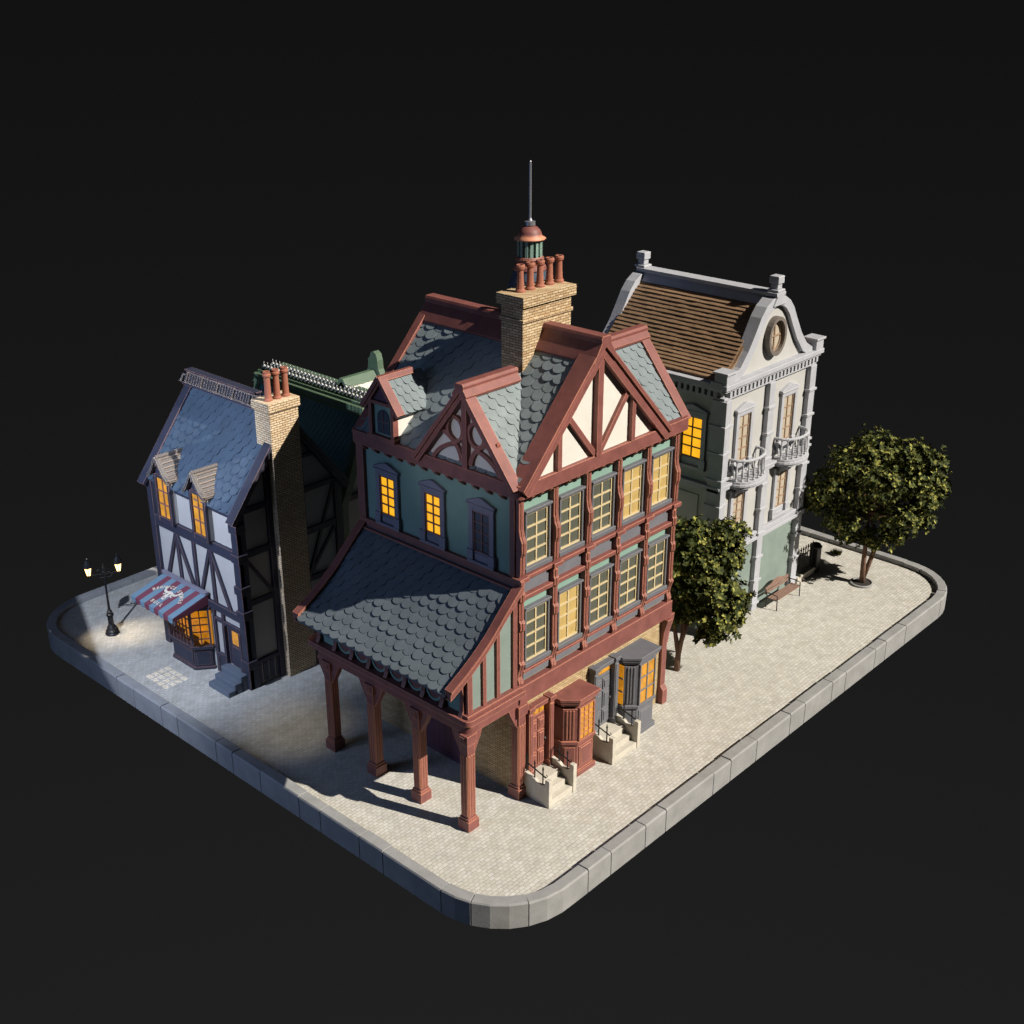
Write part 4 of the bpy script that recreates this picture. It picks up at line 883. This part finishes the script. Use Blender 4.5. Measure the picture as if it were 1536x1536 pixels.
# round window
Fo = FBf; m = MB(); m.arc(Fo, (xc, 11.15), .52, 0, 360, .13, -.02, .22, 28, ry=.66); RW = m.build('round_window', 'ringstone', B)
MB().prism(Fo, [(xc+.5*math.cos(t*math.pi/14), 11.15+.64*math.sin(t*math.pi/14)) for t in range(28)], -.02, .03).build('pane', 'tanpane', RW)
m = MB(); m.arc(Fo, (xc, 11.15), .42, 0, 360, .05, .03, .08, 24, ry=.56); m.box(Fo, xc-.03, xc+.03, 10.6, 11.7, .03, .07); m.box(Fo, xc-.45, xc+.45, 11.12, 11.18, .03, .068); m.build('glazing_bars', 'tanbar', RW)
# balconies
for xc_ in (13.9, 16.95):
    def bpl(g, k=12, d=1): return [(xc_-.95-g, -.02)]+[(xc_-(.95+g)*math.cos(math.pi*i/k), (.78+g)*math.sin(math.pi*i/k)**.7*d) for i in range(k+1)]+[(xc_+.95+g, -.02)]
    Fq = Fr((0, by0+.08, 0), (1, 0, 0), (0, 0, 1), (0, -1, 0)); m = MB(); m.prism(Fq, bpl(.04), 6.0, 6.1); m.prism(Fq, bpl(-.02), 5.9, 6.0); m.prism(Fq, bpl(.0), 6.1, 6.2); m.prism(Fq, bpl(-.3), 5.78, 5.9)
    BC = m.build('balcony', 'greystone', B, bevel=.012)
    cols = bpl(-.06, 10)[1:-1]; r = MB()
    rail = [Vec((u, by0+.08-v, 7.0)) for u, v in cols]
    for i in range(len(rail)-1):
        a, b = rail[i], rail[i+1]; r.tube([a, b], .055, 8)
    for i, c in enumerate(rail): r.lathe((c.x, c.y, 6.2), [(.05, 0), (.05, .05), (.025, .1), (.06, .28), (.03, .5), (.025, .68), (.05, .74), (.05, .8)], 8)
    r.build('balustrade', 'greystone', BC)
    for dx in (-.5, .5): MB().prism(Fr((xc_+dx, by0+.08, 0), (0, -1, 0), (1, 0, 0)), [(-.02, 5.4), (.1, 5.45), (.2, 5.62), (.5, 5.75), (.55, 5.9), (-.02, 5.9)], -.08, .08).build('bracket', 'greystone', BC, bevel=.01)
# ------------------------------------------------------------------ street lamp
SLp = thing('street_lamp', 'black twin-headed street lamp with two glowing lanterns at the left corner of the pavement', 'street lamp', (-2.94, 18.34, 0))
lx, ly = -2.94, 18.34
MB().lathe((lx, ly, 0), [(.26, 0), (.27, .05), (.22, .1), (.24, .15), (.17, .22), (.18, .28), (.11, .4), (.1, .75), (.14, .78), (.14, .84), (.1, .88), (.11, .95), (.06, 1.02)], 16).build('base', 'iron', SLp)
MB().lathe((lx, ly, 0), [(.05, 1.0), (.04, 1.5), (.035, 2.5), (.06, 2.52), (.07, 2.6), (.045, 2.68), (.05, 2.8), (.02, 2.9), (.005, 3.02)], 12).build('pole', 'iron', SLp)
ad = Vec((.906, -.423, 0))
hd_ = []
arm = MB()
for s2 in (-1, 1):
    c = Vec((lx, ly, 2.55)); e_ = c+ad*s2*.54
    arm.tube([c, e_], .02, 8); arm.tube([c+Vec((0, 0, -.14)), c+ad*s2*.2+Vec((0, 0, -.16)), c+ad*s2*.34+Vec((0, 0, -.02))], .014, 6)
    pts = [c+ad*s2*(.16+.08*math.cos(t*.8))+Vec((0, 0, .12+.08*math.sin(t*.8))) for t in range(9)]; arm.tube(pts, .011, 5)
arm.build('arm', 'iron', SLp)
glow = mat('lantern_glow', (.8, .6, .3), .5, .12, 6, 0, emit=(1.0, .62, .22), estr=3.2)
for s2 in (-1, 1):
    e_ = Vec((lx, ly, 2.55))+ad*s2*.54
    m = MB(); m.lathe(e_, [(.008, -.18), (.03, -.12), (.02, -.05), (.05, 0), (.07, .02)], 8); m.lathe(e_, [(.17, .35), (.17, .38), (.13, .5), (.07, .62), (.03, .64), (.04, .7), (.005, .74)], 6)
    for k in range(6):
        a = 2*math.pi*k/6; m.tube([e_+Vec((.085*math.cos(a), .085*math.sin(a), .02)), e_+Vec((.15*math.cos(a), .15*math.sin(a), .36))], .010, 4)
    h = m.build('lantern', 'iron', SLp); MB().lathe(e_, [(.07, .03), (.135, .34)], 6).build('glass', glow, h)
    lamp('POINT', 'lantern_light', e_+Vec((0, 0, .2)), None, (1.0, .80, .50), 16, shadow_soft_size=.08)
    lamp('SPOT', 'lantern_downlight', e_+Vec((0, 0, -.25)), e_+Vec((.35, -.45, -2.6)), (1.0, .82, .56), 120, spot_size=math.radians(66), spot_blend=1.0, shadow_soft_size=.08)
# added unseen lamp, masked to imitate window light on the setts
gl = lamp('SPOT', 'window_pattern_projector', (-7.0, 14.05, 6.0), None, (1.0, .84, .55), 850, spot_size=math.radians(120), spot_blend=.1, shadow_soft_size=.02)
mth, dot, sxyz, put = lamp_math(gl)
az_ = mth('ABSOLUTE', sxyz.outputs[2]); masks = []
for comp, lo_, ln_, cells in ((0, 3.14, 1.0, 4), (1, -.72, 1.36, 4)):
    t_ = mth('DIVIDE', mth('SUBTRACT', mth('MULTIPLY', mth('DIVIDE', sxyz.outputs[comp], az_), 6.0), lo_), ln_)
    masks.append(mth('MULTIPLY', mth('GREATER_THAN', t_, 0.0), mth('LESS_THAN', t_, 1.0)))
    f_ = mth('ABSOLUTE', mth('SUBTRACT', mth('FRACT', mth('MULTIPLY', t_, cells)), .5))
    masks.append(mth('MULTIPLY', mth('SUBTRACT', .44, f_), 11.0, True))
o_ = masks[0]
for q in masks[1:]: o_ = mth('MULTIPLY', o_, q)
put(o_)
# ------------------------------------------------------------------ bench, fence
BE = thing('bench', 'brown slatted bench with curved back against the sage green wall', 'bench', (16.7, .95, 0))
m = MB()
for k in range(5): m.wbox(15.8, 17.6, .62+k*.09, .69+k*.09, .44, .47)
m.build('seat', 'bench', BE, bevel=.006)
Fb = Fr((0, 1.12, 0), (1, 0, 0), (0, -1, .0), (0, .12, 1)); m = MB(); m.box(Fb, 15.8, 17.6, .56, .66, 0, .03)
m.prism(Fb, [(15.8, .70), (17.6, .70), (17.6, .82), (17.2, .85), (16.9, .96), (16.7, .98), (16.5, .96), (16.2, .85), (15.8, .82)], 0, .03); m.build('backrest', 'bench', BE, bevel=.006)
for x in (15.84, 17.56):
    m = MB(); m.tube([(x, .62, 0), (x, .64, .62), (x, .9, .66), (x, 1.1, .64)], .022, 6); m.tube([(x, 1.12, 0), (x, 1.1, .5), (x, 1.2, .82)], .022, 6); m.tube([(x, .62, .42), (x, 1.12, .42)], .02, 6); m.build('leg', 'iron', BE)
FE = thing('iron_fence', 'short black iron fence of spear rails on a low wall beside the townhouse', 'fence', (19.2, 1.4, 0))
m = MB(); m.wbox(18.45, 19.85, 1.25, 1.55, 0, .28); m.build('base_wall', 'stepstone', FE, bevel=.02)
m = MB(); m.wbox(19.85, 20.2, 1.22, 1.58, 0, 1.1); m.lathe((20.02, 1.4, 1.1), [(.26, 0), (.26, .06), (.18, .16), (.08, .2)], 12); m.build('post', 'iron', FE, bevel=.01)
m = MB()
for k in range(7): x = 18.6+k*.19; m.tube([(x, 1.4, .28), (x, 1.4, 1.3)], .02, 6); m.lathe((x, 1.4, 1.3), [(.02, 0), (.045, .05), (.003, .2)], 6)
m.tube([(18.45, 1.4, .45), (19.9, 1.4, .45)], .022, 6); m.tube([(18.45, 1.4, 1.12), (19.9, 1.4, 1.12)], .022, 6); m.build('rails', 'iron', FE)
# ------------------------------------------------------------------ trees
Rr = Vec((math.sin(YAW), -math.cos(YAW), 0)); Ff = Vec((math.cos(YAW), math.sin(YAW), 0))
def tree(name, label, base, trunks, blobs, nleaf, seed):
    T_ = thing(name, label, 'tree', base); b0 = Vec(base); rnd = random.Random(seed); W_ = lambda a, z, d=0: b0+Rr*a+Ff*d+Vec((0, 0, z))
    m = MB()
    for pts, rr in trunks: m.tube([W_(*p) for p in pts], rr, 8)
    for (a, z, d, r, ns) in blobs: m.tube([W_(*trunks[0][0][-1]), W_(a*.6, z*.5+trunks[0][0][-1][1]*.5, d*.6), W_(a, z, d)], [.07, .045, .02], 5)
    m.build('trunk', 'bark', T_, smooth=True)
    tw = MB(); lf = MB()
    tot = sum(b[4] for b in blobs)
    for (a, z, d, r, ns) in blobs:
        c = W_(a, z, d)
        for k in range(int(nleaf*ns/tot)):
            while True:
                v = Vec((rnd.uniform(-1, 1), rnd.uniform(-1, 1), rnd.uniform(-1, 1)))
                if .15 < v.length < 1: break
            v = v.normalized()*(v.length**.45); n = v.normalized(); v = Vec((v.x*r*1.12, v.y*r*1.12, v.z*r*.82))
            v *= 1+.55*mnoise.noise(n*2.4+c)
            far = rnd.random() < .2
            v *= rnd.uniform(1.1, 1.42) if far else rnd.uniform(.82, 1.1)
            p = c+v; up_ = (n+Vec((0, 0, .5))+Vec((rnd.uniform(-.5, .5), rnd.uniform(-.5, .5), rnd.uniform(-.5, .5)))).normalized(); q = up_.orthogonal().normalized()
            L = rnd.uniform(.11, .21); nl = 6
            for j in range(nl):
                t = 2*math.pi*(j+rnd.random()*.5)/nl; dr = (Matrix.Rotation(t, 3, up_) @ q); dr = (dr+up_*rnd.uniform(.0, .9)).normalized(); sd_ = dr.cross(up_).normalized()*L*.30
                lf.add([p, p+dr*L*.55+sd_, p+dr*L, p+dr*L*.55-sd_], [(0, 1, 2, 3)])
            if rnd.random() < .02 or (far and rnd.random() < .5): tw.tube([p-n*.35, p+n*(rnd.uniform(.15, .4) if not far else 0.02)], [.012, .005], 4)
    # no normal recalculation needed for leaves, but harmless
    lf.build('crown', 'leaf', T_); tw.build('twigs', 'bark', T_)
tree('tree', 'round-crowned tree with two trunks in a stone-ringed pit at the right end of the pavement', (20.32, -.69, 0),
     [([(0, 0), (-.04, .9), (-.05, 1.9), (-.1, 3.2)], [.13, .11, .09, .07]), ([(.02, .25), (.3, 1.2, .1), (.6, 2.2, .2), (.7, 3.4, .3)], [.10, .09, .075, .05])],
     [(-.1, 5.95, .1, .68, 1.0), (-1.1, 5.3, -.1, .72, 1.0), (1.2, 5.6, .2, .68, 1.0), (-1.75, 4.3, .1, .78, 1.1), (0, 4.8, -.7, .85, 1.2), (.2, 4.7, .8, .9, 1.0), (1.6, 4.6, -.2, .82, 1.2), (2.15, 5.3, .2, .6, .7), (2.2, 3.7, .1, .62, .8), (-1.1, 3.1, -.1, .75, 1.0), (.9, 3.3, -.5, .7, .9), (1.9, 2.8, .1, .5, .6), (-.5, 4.0, .2, .9, 1.0), (.2, 2.15, -.1, .5, .5), (1.15, 2.2, .1, .42, .4), (-.75, 2.2, 0, .42, .35), (-2.1, 3.5, .5, .5, .5), (2.6, 4.3, .3, .4, .4)], 3500, 5)
tree('tree', 'leafy tree with a forked trunk between the red timbered house and the pale townhouse', (9.46, .86, 0),
     [([(0, 0), (.02, .7), (-.16, 1.7), (-.3, 2.6)], [.12, .10, .07, .05]), ([(.02, .6), (.14, 1.5, .0), (.16, 2.4, .1), (.3, 3.4, .2)], [.10, .085, .075, .05]), ([(.06, .9), (.28, 1.7, .1), (.35, 2.3, .2), (.5, 3.0, .2)], [.06, .055, .05, .04])],
     [(.25, 5.45, 0, .55, .8), (.85, 5.0, .1, .55, .8), (1.55, 5.35, .3, .52, .7), (0.0, 4.5, 0, .55, .8), (.8, 4.2, -.1, .68, 1.0), (1.55, 4.5, .1, .5, .7), (.15, 3.5, .1, .6, .9), (1.1, 3.3, -.2, .68, 1.0), (1.75, 3.0, .0, .55, .8), (.4, 2.6, .1, .55, .8), (1.35, 2.3, -.2, .58, .9), (1.2, 1.65, -.1, .42, .5), (.0, 2.35, .1, .42, .5), (1.95, 2.3, .1, .35, .4)], 3600, 9)
m = MB(); m.lathe((20.3, -.68, 0), [(.47, 0), (.47, .07), (.41, .09), (.38, .04)], 24); PT = m.build('tree_pit', 'concrete', org=Vec((20.3, -.68, 0)), label='round stone ring filled with dark soil around the right tree', category='tree pit')
m = MB(); m.lathe((20.3, -.68, .045), [(.38, 0), (.25, .02), (.05, .03)], 24); m.build('soil', 'soil', PT)
# small weed tuft on the far pavement
m = MB(); rt = random.Random(4)
for k in range(150):
    a = rt.uniform(0, 6.28); r = rt.uniform(0, .16); p = Vec((22.1+r*math.cos(a), 1.5+r*math.sin(a), 0)); d = Vec((math.cos(a)*rt.uniform(.1, .8), math.sin(a)*rt.uniform(.1, .8), rt.uniform(.4, 1))).normalized(); sd_ = d.orthogonal().normalized()*.03; L = rt.uniform(.12, .3)
    m.add([p, p+d*L*.5+sd_, p+d*L, p+d*L*.5-sd_], [(0, 1, 2, 3)])
m.build('weed_tuft', 'leaf', org=Vec((22.1, 1.5, 0)), label='small dark tuft of leaves growing on the pavement near the far kerb', category='plant')
